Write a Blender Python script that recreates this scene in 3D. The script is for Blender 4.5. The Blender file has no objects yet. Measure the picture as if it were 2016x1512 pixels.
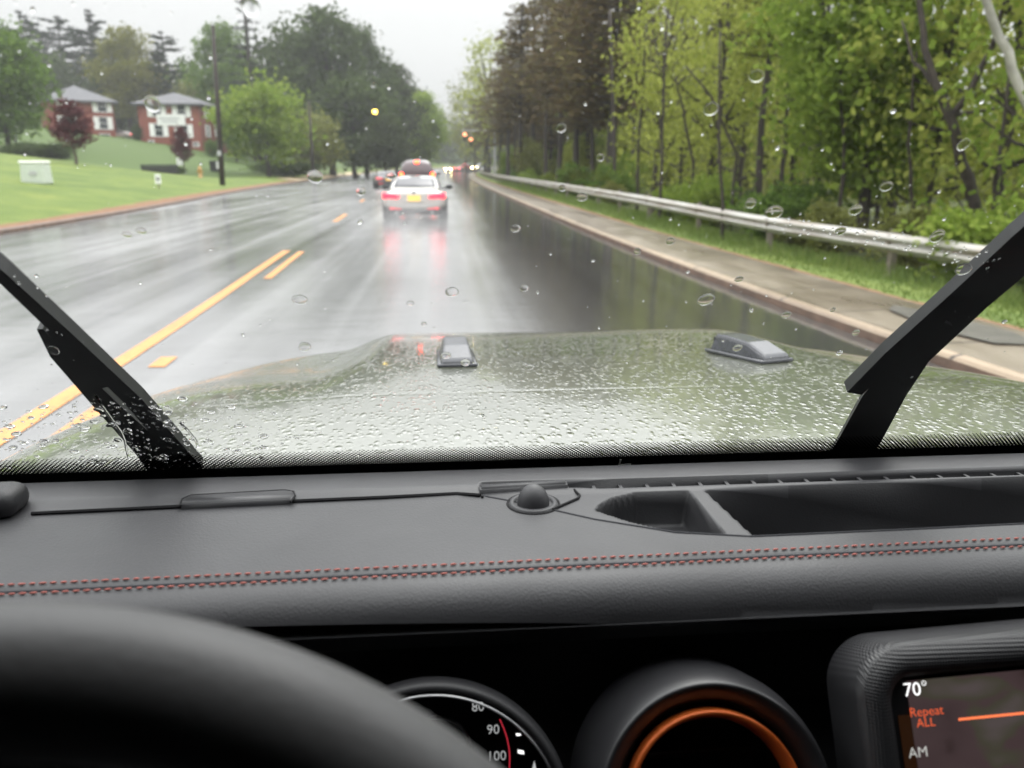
import bpy, bmesh, math, random
import numpy as np
from mathutils import Vector, Matrix, Euler

C = bpy.context.scene.collection
RND = random.Random(7)
NR = np.random.default_rng(11)
PI = math.pi
rad = math.radians

# ------------------------------------------------------------------ camera, sky, sun, exposure
CAM_H = 1.55
FPX = 1600.0                                   # focal length in pixels of the 2016 px wide frame
PITCH = math.atan((756 - 330) / FPX)
YAW = rad(4.8)
ROLL = rad(0.0)
cam_d = bpy.data.cameras.new("camera")
cam = bpy.data.objects.new("camera", cam_d)
C.objects.link(cam)
cam_d.sensor_width = 36.0
cam_d.lens = 36.0 * FPX / 2016.0
cam_d.clip_start = 0.02
cam_d.clip_end = 3000
cam_d.dof.use_dof = True
cam_d.dof.focus_distance = 0.78
cam_d.dof.aperture_fstop = 7.6
cam.location = (0, 0, CAM_H)
cam.rotation_euler = (PI / 2 - PITCH, 0, -YAW)
bpy.context.scene.camera = cam

SUN_EL, SUN_AZ = rad(52), rad(20)
w = bpy.data.worlds.new("World")
bpy.context.scene.world = w
w.use_nodes = True
nt = w.node_tree
nt.nodes.clear()
sky = nt.nodes.new('ShaderNodeTexSky')
sky.sky_type = 'NISHITA'
sky.sun_disc = False
sky.sun_elevation = SUN_EL
sky.sun_rotation = SUN_AZ
sky.air_density = 2.0
sky.dust_density = 6.0
hs = nt.nodes.new('ShaderNodeHueSaturation')
hs.inputs['Saturation'].default_value = 0.12
nt.links.new(sky.outputs[0], hs.inputs['Color'])
# overcast cloud deck: brighter overhead than at the horizon
tc = nt.nodes.new('ShaderNodeTexCoord')
sx = nt.nodes.new('ShaderNodeSeparateXYZ')
nt.links.new(tc.outputs['Generated'], sx.inputs[0])
mr = nt.nodes.new('ShaderNodeFloatCurve')
cv = mr.mapping.curves[0]
for p_ in ((0.18, 0.20), (0.45, 0.62)):
    cv.points.new(*p_)
cv.points[0].location = (0.0, 0.155)
cv.points[-1].location = (1.0, 1.0)
mr.mapping.update()
nt.links.new(sx.outputs['Z'], mr.inputs['Value'])
mr2 = nt.nodes.new('ShaderNodeMath')
mr2.operation = 'MULTIPLY'
mr2.inputs[1].default_value = 27.0
nt.links.new(mr.outputs[0], mr2.inputs[0])
cmul = nt.nodes.new('ShaderNodeMix')
cmul.data_type = 'RGBA'
cmul.blend_type = 'MULTIPLY'
cmul.inputs[0].default_value = 1.0
cmul.inputs[6].default_value = (0.985, 0.99, 1.0, 1)
nt.links.new(mr2.outputs[0], cmul.inputs[7])
mixc = nt.nodes.new('ShaderNodeMix')
mixc.data_type = 'RGBA'
mixc.inputs[0].default_value = 0.88
nt.links.new(hs.outputs[0], mixc.inputs[6])
nt.links.new(cmul.outputs[2], mixc.inputs[7])
bg = nt.nodes.new('ShaderNodeBackground')
bg.inputs['Strength'].default_value = 0.10
nt.links.new(mixc.outputs[2], bg.inputs['Color'])
wo = nt.nodes.new('ShaderNodeOutputWorld')
nt.links.new(bg.outputs[0], wo.inputs['Surface'])

sun_d = bpy.data.lights.new("sun", 'SUN')
sun_d.energy = 0.6
sun_d.angle = rad(25)
sun_d.color = (1.0, 0.97, 0.93)
sun = bpy.data.objects.new("sun", sun_d)
C.objects.link(sun)
sun.rotation_euler = Euler((PI / 2 - SUN_EL, 0, PI - SUN_AZ), 'XYZ')

vs = bpy.context.scene.view_settings
vs.view_transform = 'Standard'
vs.look = 'None'
vs.exposure = 0.85
vs.gamma = 1.0
vs.use_curve_mapping = False
cy = bpy.context.scene.cycles
cy.use_denoising = True
cy.max_bounces = 10
cy.transparent_max_bounces = 16
cy.sample_clamp_indirect = 6.0
cy.caustics_refractive = False
cy.caustics_reflective = False

# ------------------------------------------------------------------ photo rays (used only to measure where things stand)
_F = np.array([math.sin(YAW) * math.cos(PITCH), math.cos(YAW) * math.cos(PITCH), -math.sin(PITCH)])
_R = np.array([math.cos(YAW), -math.sin(YAW), 0.0])
_U = np.cross(_R, _F)
ORG = np.array([0, 0, CAM_H])

def ray(x, y):
    return _F + _R * (x - 1008) / FPX + _U * (756 - y) / FPX

def onz(x, y, z):                 # point at world height z
    d = ray(x, y)
    return ORG + d * ((z - CAM_H) / d[2])

def onY(x, y, Y):                 # point at forward distance Y
    d = ray(x, y)
    return ORG + d * (Y / d[1])

def onpl(x, y, P, n):
    d = ray(x, y)
    return ORG + d * (np.dot(np.asarray(P) - ORG, n) / np.dot(d, n))

# ------------------------------------------------------------------ materials
def new_mat(name):
    m = bpy.data.materials.new(name)
    m.use_nodes = True
    nt = m.node_tree
    return m, nt, nt.nodes['Principled BSDF'], nt.nodes['Material Output']

def N(nt, t, **kw):
    n = nt.nodes.new(t)
    for k, v in kw.items():
        setattr(n, k, v)
    return n

def coords(nt, scale=(1, 1, 1), which='Object', rot=(0, 0, 0)):
    tc = N(nt, 'ShaderNodeTexCoord')
    mp = N(nt, 'ShaderNodeMapping')
    mp.inputs['Scale'].default_value = scale
    mp.inputs['Rotation'].default_value = rot
    nt.links.new(tc.outputs[which], mp.inputs[0])
    return mp.outputs[0]

def noise(nt, vec, scale, detail=4, rough=0.55):
    n = N(nt, 'ShaderNodeTexNoise')
    n.inputs['Scale'].default_value = scale
    n.inputs['Detail'].default_value = detail
    n.inputs['Roughness'].default_value = rough
    nt.links.new(vec, n.inputs['Vector'])
    return n.outputs['Fac']

def ramp(nt, fac, stops):
    r = N(nt, 'ShaderNodeValToRGB')
    e = r.color_ramp.elements
    while len(e) < len(stops):
        e.new(0.5)
    for i, (p, c) in enumerate(stops):
        e[i].position = p
        e[i].color = (*c, 1) if len(c) == 3 else c
    nt.links.new(fac, r.inputs[0])
    return r.outputs[0]

def mapr(nt, fac, a, b, c, d):
    m = N(nt, 'ShaderNodeMapRange')
    for i, v in enumerate((a, b, c, d)):
        m.inputs[i + 1].default_value = v
    nt.links.new(fac, m.inputs[0])
    return m.outputs[0]

def bump(nt, bs, h, strength, dist, normal=None):
    b = N(nt, 'ShaderNodeBump')
    b.inputs['Strength'].default_value = strength
    b.inputs['Distance'].default_value = dist
    nt.links.new(h, b.inputs['Height'])
    if normal:
        nt.links.new(normal, b.inputs['Normal'])
    nt.links.new(b.outputs[0], bs.inputs['Normal'])
    return b.outputs[0]

def simple(name, col, rough=0.5, metal=0.0, spec=0.5, var=0.12, vscale=8, bumps=None, coat=0.0):
    m, nt, bs, out = new_mat(name)
    v = coords(nt)
    f = noise(nt, v, vscale)
    lo = tuple(c * (1 - var) for c in col)
    hi = tuple(min(1, c * (1 + var)) for c in col)
    nt.links.new(ramp(nt, f, [(0.3, lo), (0.7, hi)]), bs.inputs['Base Color'])
    bs.inputs['Roughness'].default_value = rough
    bs.inputs['Metallic'].default_value = metal
    bs.inputs['Specular IOR Level'].default_value = spec
    bs.inputs['Coat Weight'].default_value = coat
    bs.inputs['Coat Roughness'].default_value = 0.08
    if bumps:
        bump(nt, bs, noise(nt, v, bumps[0], 3), bumps[1], bumps[2])
    return m

def emit(name, col, strength):
    m, nt, bs, out = new_mat(name)
    bs.inputs['Base Color'].default_value = (*[c * 0.3 for c in col], 1)
    bs.inputs['Emission Color'].default_value = (*col, 1)
    bs.inputs['Emission Strength'].default_value = strength
    bs.inputs['Roughness'].default_value = 0.25
    return m

def leaf_mat(name, dark, mid, light, trans=0.35):
    m, nt, bs, out = new_mat(name)
    g = N(nt, 'ShaderNodeNewGeometry')
    v = coords(nt)
    f = noise(nt, v, 0.9, 3)
    ad = N(nt, 'ShaderNodeMath', operation='MULTIPLY_ADD')
    nt.links.new(g.outputs['Random Per Island'], ad.inputs[0])
    ad.inputs[1].default_value = 0.55
    nt.links.new(mapr(nt, f, 0.3, 0.7, 0.0, 0.45), ad.inputs[2])
    col = ramp(nt, ad.outputs[0], [(0.05, dark), (0.5, mid), (0.95, light)])
    d = N(nt, 'ShaderNodeBsdfDiffuse')
    t = N(nt, 'ShaderNodeBsdfTranslucent')
    nt.links.new(col, d.inputs[0])
    nt.links.new(col, t.inputs[0])
    mx = N(nt, 'ShaderNodeMixShader')
    mx.inputs[0].default_value = trans
    nt.links.new(d.outputs[0], mx.inputs[1])
    nt.links.new(t.outputs[0], mx.inputs[2])
    nt.links.new(mx.outputs[0], out.inputs['Surface'])
    nt.nodes.remove(bs)
    return m

M = {}
M['bark'] = simple('bark_wet', (0.035, 0.026, 0.02), 0.75, var=0.5, vscale=6, bumps=(14, 0.6, 0.03))
M['bark_brown'] = simple('bark_brown', (0.075, 0.05, 0.036), 0.8, var=0.45, vscale=5, bumps=(12, 0.6, 0.03))
M['bark_pale'] = simple('bark_pale', (0.32, 0.31, 0.27), 0.7, var=0.4, vscale=3, bumps=(10, 0.4, 0.02))
M['leaf_green'] = leaf_mat('leaf_green', (0.05, 0.085, 0.02), (0.11, 0.18, 0.035), (0.17, 0.25, 0.055), 0.4)
M['leaf_spring'] = leaf_mat('leaf_spring', (0.15, 0.18, 0.035), (0.31, 0.35, 0.075), (0.46, 0.48, 0.13), 0.5)
M['leaf_bright'] = leaf_mat('leaf_bright', (0.10, 0.15, 0.024), (0.20, 0.28, 0.048), (0.32, 0.38, 0.085), 0.5)
M['leaf_olive'] = leaf_mat('leaf_olive', (0.10, 0.11, 0.04), (0.19, 0.205, 0.06), (0.28, 0.29, 0.09), 0.4)
M['leaf_dark'] = leaf_mat('leaf_dark', (0.03, 0.045, 0.016), (0.065, 0.09, 0.032), (0.1, 0.135, 0.045), 0.3)
M['leaf_yellow'] = leaf_mat('leaf_yellow', (0.085, 0.095, 0.02), (0.17, 0.175, 0.035), (0.24, 0.23, 0.055), 0.4)
M['needle_dark'] = leaf_mat('needle_dark', (0.022, 0.03, 0.02), (0.042, 0.055, 0.036), (0.065, 0.08, 0.05), 0.15)
M['needle_brown'] = leaf_mat('needle_brown', (0.078, 0.056, 0.03), (0.14, 0.104, 0.055), (0.17, 0.175, 0.065), 0.25)
M['leaf_purple'] = leaf_mat('leaf_purple', (0.045, 0.014, 0.016), (0.10, 0.03, 0.034), (0.15, 0.055, 0.055), 0.3)
M['leaf_far'] = leaf_mat('leaf_far', (0.03, 0.04, 0.02), (0.06, 0.075, 0.035), (0.10, 0.12, 0.05), 0.25)

# ------------------------------------------------------------------ mesh helpers
def add_obj(name, me, mats=None, parent=None, smooth=False):
    o = bpy.data.objects.new(name, me)
    C.objects.link(o)
    if mats is not None:
        for m in (mats if isinstance(mats, (list, tuple)) else [mats]):
            me.materials.append(m)
    if smooth:
        me.polygons.foreach_set('use_smooth', [True] * len(me.polygons))
    if parent is not None:
        o.parent = parent
        mw = Matrix.Identity(4)
        p = parent
        loc = Vector((0, 0, 0))
        chain = []
        while p is not None:
            chain.append(p)
            p = p.parent
        for q in reversed(chain):
            mw = mw @ q.matrix_parent_inverse @ q.matrix_basis
        o.matrix_parent_inverse = mw.inverted()
    return o

def from_bm(name, bm, mats=None, parent=None, smooth=False):
    me = bpy.data.meshes.new(name)
    bmesh.ops.recalc_face_normals(bm, faces=bm.faces)
    bm.to_mesh(me)
    bm.free()
    return add_obj(name, me, mats, parent, smooth)

def from_py(name, v, f, mats=None, parent=None, smooth=False):
    me = bpy.data.meshes.new(name)
    me.from_pydata([tuple(map(float, p)) for p in v], [], f)
    me.update()
    return add_obj(name, me, mats, parent, smooth)

def quads_mesh(name, V):
    """V: (n,4,3) corner array -> mesh of n separate quads"""
    n = len(V)
    me = bpy.data.meshes.new(name)
    me.vertices.add(n * 4)
    me.vertices.foreach_set('co', V.reshape(-1).astype(np.float32))
    me.loops.add(n * 4)
    me.loops.foreach_set('vertex_index', np.arange(n * 4, dtype=np.int32))
    me.polygons.add(n)
    me.polygons.foreach_set('loop_start', np.arange(0, n * 4, 4, dtype=np.int32))
    me.update(calc_edges=True)
    me.validate()
    return me

def tag(o, label=None, cat=None, group=None, kind=None):
    if label: o['label'] = label
    if cat: o['category'] = cat
    if group: o['group'] = group
    if kind: o['kind'] = kind
    return o

def empty(name, loc, label=None, cat=None, group=None, rotz=0.0):
    o = bpy.data.objects.new(name, None)
    o.empty_display_size = 0.2
    o.location = loc
    o.rotation_euler = (0, 0, rotz)
    C.objects.link(o)
    return tag(o, label, cat, group)

def bm_box(bm, c, s, rot=None, bev=0.0, seg=2):
    r = bmesh.ops.create_cube(bm, size=1.0)
    vs_ = r['verts']
    bmesh.ops.scale(bm, vec=s, verts=vs_)
    if bev:
        es = list({e for v in vs_ for e in v.link_edges})
        rr = bmesh.ops.bevel(bm, geom=es, offset=bev, segments=seg, profile=0.5, affect='EDGES')
        vs_ = list({v for v in rr['verts']} | {v for v in vs_ if v.is_valid})
    if rot is not None:
        bmesh.ops.transform(bm, matrix=rot.to_4x4(), verts=vs_)
    bmesh.ops.translate(bm, vec=c, verts=vs_)
    return vs_

def bm_tube(bm, pts, radii, seg=8, cap=True):
    pts = [Vector(p) for p in pts]
    rings = []
    up = Vector((0.13, 0.21, 0.97)).normalized()
    for i, p in enumerate(pts):
        t = (pts[min(i + 1, len(pts) - 1)] - pts[max(i - 1, 0)])
        t.normalize()
        a = t.cross(up)
        if a.length < 0.05:
            a = t.cross(Vector((1, 0, 0)))
        a.normalize()
        b = t.cross(a)
        r = radii[i] if hasattr(radii, '__len__') else radii
        rings.append([bm.verts.new(p + (a * math.cos(2 * PI * k / seg) + b * math.sin(2 * PI * k / seg)) * r) for k in range(seg)])
    for i in range(len(rings) - 1):
        for k in range(seg):
            bm.faces.new((rings[i][k], rings[i][(k + 1) % seg], rings[i + 1][(k + 1) % seg], rings[i + 1][k]))
    if cap:
        bm.faces.new(list(reversed(rings[0])))
        bm.faces.new(rings[-1])

def bm_lathe(bm, prof, origin, axis, seg=64, a0=0, a1=2 * PI):
    """prof: list of (radius, height along axis)"""
    ax = Vector(axis).normalized()
    u = ax.cross(Vector((1, 0, 0)))
    if u.length < 0.1:
        u = ax.cross(Vector((0, 1, 0)))
    u.normalize()
    v = ax.cross(u)
    o = Vector(origin)
    full = abs(a1 - a0 - 2 * PI) < 1e-6
    n = seg if full else seg + 1
    rings = []
    for (r, h) in prof:
        if r < 1e-6:
            rings.append([bm.verts.new(o + ax * h)])
        else:
            rings.append([bm.verts.new(o + ax * h + (u * math.cos(a0 + (a1 - a0) * k / seg) + v * math.sin(a0 + (a1 - a0) * k / seg)) * r) for k in range(n)])
    for i in range(len(rings) - 1):
        A, B = rings[i], rings[i + 1]
        for k in range(seg if full else seg):
            k2 = (k + 1) % n
            if len(A) == 1 and len(B) == 1: continue
            if len(A) == 1: bm.faces.new((A[0], B[k], B[k2]))
            elif len(B) == 1: bm.faces.new((A[k], A[k2], B[0]))
            else: bm.faces.new((A[k], A[k2], B[k2], B[k]))

def loft(bm, rings, close=True, cap=True):
    R = [[bm.verts.new(p) for p in r] for r in rings]
    n = len(R[0])
    for i in range(len(R) - 1):
        for k in range(n if close else n - 1):
            k2 = (k + 1) % n
            bm.faces.new((R[i][k], R[i][k2], R[i + 1][k2], R[i + 1][k]))
    if cap and close:
        bm.faces.new(list(reversed(R[0])))
        bm.faces.new(R[-1])
    return R

# ------------------------------------------------------------------ road alignment (world: +Y ahead, +X right, z=0 road at the camera)
def curve(knots):
    ks = np.array(knots, float)
    def f(y):
        y = np.asarray(y, float)
        s = 0
        for k in (-0.12, -0.06, 0, 0.06, 0.12):
            s = s + np.interp(y + k * (np.abs(y) + 4), ks[:, 0], ks[:, 1])
        return s / 5
    return f

kerbR = curve([(-60, 4.6), (4, 4.15), (7, 3.92), (12, 3.72), (20, 3.56), (45, 3.45), (80, 3.5), (120, 4.0), (160, 4.8), (200, 7.2), (235, 13), (280, 30), (330, 60), (420, 130)])
kerbL = curve([(-60, -10.3), (20, -10.6), (26, -10.8), (33, -11.2), (50, -12.8), (84, -15.4), (150, -15.9), (200, -15.8), (240, -13), (280, -5), (330, 15), (420, 75)])
yellowX = curve([(-60, -2.4), (5, -2.55), (9, -2.65), (15, -2.9), (27, -3.2), (44, -4.0), (100, -6), (200, -5), (260, 3)])
guardX = lambda y: np.interp(y, [-40, 11, 17, 25, 52, 90, 160, 200, 240], [9.5, 7.65, 6.75, 6.05, 5.8, 6.0, 7.2, 9.6, 16.5])
guardZ = lambda y: np.interp(y, [-40, 8, 11.5, 17, 25, 50, 300], [0.44, 0.46, 0.49, 0.56, 0.74, 0.82, 0.85])
def roadZ(y):
    y = np.asarray(y, float)
    t = np.clip((y - 120) / 180, 0, None)
    return 1.5 * t ** 1.5

def sstep(a, b, x):
    t = np.clip((np.asarray(x, float) - a) / (b - a), 0, 1)
    return t * t * (3 - 2 * t)

def leftZ(L, y):
    """lawn height at lateral distance L left of the left kerb"""
    L = np.asarray(L, float)
    A = 0.13 + 0.128 * np.clip(L - 0.4, 0, 22) + 0.012 * np.clip(L - 22, 0, None)
    A = A * (0.25 + 0.75 * sstep(12, 40, np.asarray(y, float) + L * 0.5))
    hill = 0.115 * np.clip(L - 8, 0, 60) * sstep(88, 130, y)
    dip = -0.9 * np.exp(-((np.asarray(y, float) - 86) / 9) ** 2) * sstep(3, 10, L)
    return A + hill + dip + roadZ(y)

def groundZ(x, y):
    kl, kr = float(kerbL(y)), float(kerbR(y))
    if x < kl:
        return float(leftZ(kl - x, y))
    if x < kr:
        return float(roadZ(y))
    return float(rightZ(x, y))

def rightZ(x, y):
    gx = guardX(y); gz = guardZ(y) - 0.72 + roadZ(y)
    s = kerbR(y) + 1.26
    xs = np.asarray(x, float)
    return np.where(xs < s, 0.11 + roadZ(y), np.where(xs < gx, 0.10 + roadZ(y) + (gz - 0.10 - roadZ(y)) * (xs - s) / np.maximum(gx - s, 0.1), gz - 0.25 * sstep(0, 4, xs - gx) + 0.02 * np.clip(xs - gx - 4, 0, 80)))

ys = np.concatenate([np.arange(-40, 0, 4), np.arange(0, 60, 1.0), np.arange(60, 140, 2.5), np.arange(140, 300, 6), np.arange(300, 431, 20)])

def strip(name, rows, mats, smooth=True, parent=None):
    v, f = [], []
    n = len(rows[0])
    for r in rows: v += [tuple(p) for p in r]
    for i in range(len(rows) - 1):
        for k in range(n - 1):
            f.append((i * n + k, i * n + k + 1, (i + 1) * n + k + 1, (i + 1) * n + k))
    return from_py(name, v, f, mats, parent, smooth)

# ---- ground sheet
def ground_mat():
    m, nt, bs, out = new_mat('grass_ground')
    v = coords(nt)
    big = noise(nt, v, 0.06, 3)
    mid = noise(nt, v, 0.9, 4)
    fine = noise(nt, v, 14, 3)
    base = ramp(nt, mid, [(0.25, (0.098, 0.142, 0.034)), (0.5, (0.125, 0.172, 0.042)), (0.75, (0.155, 0.198, 0.052))])
    finec = ramp(nt, fine, [(0.25, (0.62, 0.66, 0.6)), (0.75, (1.12, 1.1, 1.05))])
    mul = N(nt, 'ShaderNodeMix', data_type='RGBA', blend_type='MULTIPLY')
    mul.inputs[0].default_value = 1
    pt = ramp(nt, noise(nt, v, 0.22, 5, 0.65), [(0.35, (0.80, 0.84, 0.82)), (0.5, (1.0, 1.0, 1.0)), (0.66, (1.22, 1.12, 1.05))])
    mp2 = N(nt, 'ShaderNodeMix', data_type='RGBA', blend_type='MULTIPLY'); mp2.inputs[0].default_value = 1
    nt.links.new(base, mp2.inputs[6]); nt.links.new(pt, mp2.inputs[7])
    nt.links.new(mp2.outputs[2], mul.inputs[6]); nt.links.new(finec, mul.inputs[7])
    # grass beyond the lawn, shade painted in; forest floor right of the rail: vertex attribute
    at = N(nt, 'ShaderNodeAttribute', attribute_name='zone')
    sp = N(nt, 'ShaderNodeSeparateColor')
    nt.links.new(at.outputs['Color'], sp.inputs[0])
    dk = N(nt, 'ShaderNodeMix', data_type='RGBA')
    nt.links.new(sp.outputs[0], dk.inputs[0]); nt.links.new(mul.outputs[2], dk.inputs[6])
    dk.inputs[7].default_value = (0.068, 0.104, 0.028, 1)
    fl = N(nt, 'ShaderNodeMix', data_type='RGBA')
    nt.links.new(sp.outputs[1], fl.inputs[0]); nt.links.new(dk.outputs[2], fl.inputs[6])
    nt.links.new(ramp(nt, mid, [(0.3, (0.035, 0.045, 0.012)), (0.7, (0.07, 0.085, 0.02))]), fl.inputs[7])
    br = N(nt, 'ShaderNodeMix', data_type='RGBA')
    e = N(nt, 'ShaderNodeMath', operation='MULTIPLY_ADD')
    nt.links.new(noise(nt, v, 2.6, 4), e.inputs[0]); e.inputs[1].default_value = 1.2
    e.inputs[2].default_value = -0.6
    e2 = N(nt, 'ShaderNodeMath', operation='ADD'); nt.links.new(sp.outputs[2], e2.inputs[0]); nt.links.new(e.outputs[0], e2.inputs[1])
    nt.links.new(mapr(nt, e2.outputs[0], 0.35, 0.65, 0, 1), br.inputs[0]); nt.links.new(fl.outputs[2], br.inputs[6])
    nt.links.new(ramp(nt, fine, [(0.3, (0.13, 0.07, 0.04)), (0.7, (0.26, 0.15, 0.09))]), br.inputs[7])
    nt.links.new(br.outputs[2], bs.inputs['Base Color'])
    bs.inputs['Roughness'].default_value = 0.85
    bs.inputs['Specular IOR Level'].default_value = 0.2
    bump(nt, bs, noise(nt, v, 30, 3), 0.6, 0.04)
    return m

M['ground'] = ground_mat()
Ls = [300, 200, 140, 100, 75, 60, 50, 42, 36, 31, 27, 23, 20, 17, 14, 11.5, 9, 7, 5.5, 4, 3, 2.2, 1.5, 1.0, 0.6, 0.35, 0.15]
Rs = [0.13, 1.22, 1.40, 1.62, 1.9]
Gs = [-0.6, 0.0, 0.7, 1.5, 3, 5, 8, 12, 18, 26, 40, 60, 100, 160, 260]
rows, zones = [], []
for y in ys:
    kl, kr = float(kerbL(y)), float(kerbR(y))
    r = []
    for L in Ls:
        r.append((kl - L, y, float(leftZ(L, y))))
        crest = 70 + 0.3 * min(L, 40)
        zones.append((float(sstep(crest + 3, crest + 10, y)) * float(sstep(2.5, 8, L)), 0, float(1 - sstep(0.4, 1.3, L))))
    for x in (kl - 0.05, kr + 0.05):
        r.append((x, y, float(roadZ(y)) - 0.12)); zones.append((0, 0, 0))
    gx = float(guardX(y))
    for k, a in enumerate(Rs):
        x = kr + a
        x = min(x, gx - 0.7 - 0.05 * (5 - k))
        r.append((x, y, float(rightZ(x, y)))); zones.append((0, 0, 1.0 if k in (1, 2) else (0.45 if k == 3 else 0)))
    for k, g in enumerate(Gs):
        x = gx + g
        r.append((x, y, float(rightZ(x, y)))); zones.append((0, float(sstep(0.2, 1.5, g)), 0))
    rows.append(r)
ground = strip('ground', rows, M['ground'])
ca = ground.data.color_attributes.new('zone', 'FLOAT_COLOR', 'POINT')
ca.data.foreach_set('color', np.array([(*z, 1) for z in zones], np.float32).reshape(-1))
tag(ground, kind='structure')

# ---- road
def road_mat():
    m, nt, bs, out = new_mat('wet_asphalt')
    v = coords(nt)
    st = coords(nt, (1.2, 0.012, 1))
    st2 = coords(nt, (4.5, 0.02, 1))
    pd = coords(nt, (0.35, 0.10, 1))
    streak = noise(nt, st, 1.0, 4)
    streak2 = noise(nt, st2, 1.0, 3)
    pud = noise(nt, pd, 1.0, 4, 0.6)
    fine = noise(nt, v, 60, 3)
    nt.links.new(ramp(nt, streak, [(0.3, (0.035, 0.034, 0.032)), (0.7, (0.075, 0.073, 0.07))]), bs.inputs['Base Color'])
    a = N(nt, 'ShaderNodeMath', operation='ADD')
    nt.links.new(mapr(nt, streak, 0.35, 0.65, 0.01, 0.04), a.inputs[0])
    nt.links.new(mapr(nt, streak2, 0.35, 0.65, 0.0, 0.025), a.inputs[1])
    b = N(nt, 'ShaderNodeMath', operation='ADD')
    nt.links.new(a.outputs[0], b.inputs[0])
    nt.links.new(mapr(nt, pud, 0.36, 0.66, 0.10, 0.155), b.inputs[1])
    nt.links.new(b.outputs[0], bs.inputs['Roughness'])
    # ripples across the running water film
    rp = noise(nt, coords(nt, (1.2, 2.6, 1)), 1.0, 3)
    b1 = N(nt, 'ShaderNodeBump'); b1.inputs['Strength'].default_value = 0.06; b1.inputs['Distance'].default_value = 0.05
    nt.links.new(rp, b1.inputs['Height'])
    nb = bump(nt, bs, fine, 0.12, 0.004, b1.outputs[0])
    # water film: mirror-like at the grazing angles a driver sees it
    lw = N(nt, 'ShaderNodeLayerWeight'); lw.inputs['Blend'].default_value = 0.5
    gl = N(nt, 'ShaderNodeBsdfGlossy'); gl.inputs['Color'].default_value = (0.95, 0.95, 0.96, 1)
    sxx = N(nt, 'ShaderNodeSeparateXYZ'); nt.links.new(v, sxx.inputs[0])
    wob = N(nt, 'ShaderNodeMath', operation='MULTIPLY_ADD'); nt.links.new(streak, wob.inputs[0]); wob.inputs[1].default_value = 1.6; nt.links.new(sxx.outputs[0], wob.inputs[2])
    side = mapr(nt, wob.outputs[0], 1.3, 2.6, 1.25, 0.48)
    rgh = N(nt, 'ShaderNodeMath', operation='MULTIPLY'); nt.links.new(b.outputs[0], rgh.inputs[0]); nt.links.new(side, rgh.inputs[1])
    nt.links.new(rgh.outputs[0], gl.inputs['Roughness']); nt.links.new(nb, gl.inputs['Normal'])
    fc = N(nt, 'ShaderNodeFloatCurve')
    cc = fc.mapping.curves[0]
    cc.points[0].location = (0, 0.03); cc.points[-1].location = (1, 0.70)
    for p_ in ((0.5, 0.11), (0.72, 0.40), (0.86, 0.58)): cc.points.new(*p_)
    fc.mapping.update()
    nt.links.new(lw.outputs['Facing'], fc.inputs['Value'])
    bs.inputs['Specular IOR Level'].default_value = 0.0
    ms = N(nt, 'ShaderNodeMixShader'); nt.links.new(fc.outputs[0], ms.inputs[0]); nt.links.new(bs.outputs[0], ms.inputs[1]); nt.links.new(gl.outputs[0], ms.inputs[2])
    nt.links.new(ms.outputs[0], out.inputs['Surface'])
    return m
M['road'] = road_mat()
rows = []
for y in ys:
    kl, kr = float(kerbL(y)), float(kerbR(y))
    rows.append([(kl + (kr - kl) * t, y, float(roadZ(y)) + 0.05 * (1 - (2 * t - 1) ** 2)) for t in np.linspace(0, 1, 13)])
def roadS(x, y):
    kl, kr = float(kerbL(y)), float(kerbR(y))
    t = (x - kl) / (kr - kl)
    return float(roadZ(y)) + 0.05 * (1 - (2 * t - 1) ** 2)
tag(strip('road', rows, M['road']), kind='structure')

# ---- kerbs, sidewalk
def jointed(name, stops, pitch, wid, rough):
    m, nt, bs, out = new_mat(name)
    v = coords(nt)
    a = noise(nt, coords(nt, (1.2, 0.35, 1)), 1.2, 6, 0.65); f = noise(nt, v, 35, 3)
    q = N(nt, 'ShaderNodeMath', operation='MULTIPLY_ADD'); nt.links.new(f, q.inputs[0]); q.inputs[1].default_value = 0.35; nt.links.new(a, q.inputs[2])
    col = ramp(nt, q.outputs[0], stops)
    sp = N(nt, 'ShaderNodeSeparateXYZ'); nt.links.new(v, sp.inputs[0])
    md = N(nt, 'ShaderNodeMath', operation='PINGPONG'); nt.links.new(sp.outputs[1], md.inputs[0]); md.inputs[1].default_value = pitch / 2
    mx = N(nt, 'ShaderNodeMix', data_type='RGBA'); nt.links.new(mapr(nt, md.outputs[0], wid * .5, wid, 1.0, 0.0), mx.inputs[0]); nt.links.new(col, mx.inputs[6]); mx.inputs[7].default_value = (.045, .033, .024, 1)
    nt.links.new(mx.outputs[2], bs.inputs['Base Color'])
    nt.links.new(mapr(nt, a, 0.3, 0.7, rough - .12, rough + .12), bs.inputs['Roughness'])
    bump(nt, bs, f, 0.25, 0.01)
    return m
M['kerb'] = jointed('kerb_concrete', [(0.45, (0.15, 0.10, 0.062)), (0.68, (0.235, 0.175, 0.115)), (0.9, (0.30, 0.225, 0.15))], 3.0, 0.03, 0.45)
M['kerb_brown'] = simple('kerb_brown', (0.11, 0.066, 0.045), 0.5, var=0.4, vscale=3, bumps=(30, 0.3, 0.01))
def kerb(name, fn, side, m, lab):
    rows = []
    for y in ys:
        x = float(fn(y)); z = float(roadZ(y))
        sg = side
        rows.append([(x, y, z - 0.1), (x + sg * 0.015, y, z + 0.072), (x + sg * 0.04, y, z + 0.098), (x + sg * 0.11, y, z + 0.112), (x + sg * 0.115, y, z - 0.1)])
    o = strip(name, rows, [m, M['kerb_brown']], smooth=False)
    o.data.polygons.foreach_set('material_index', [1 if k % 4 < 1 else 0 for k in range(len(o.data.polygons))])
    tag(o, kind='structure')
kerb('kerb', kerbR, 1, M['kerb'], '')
kerb('kerb', kerbL, -1, M['kerb_brown'], '')
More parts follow.
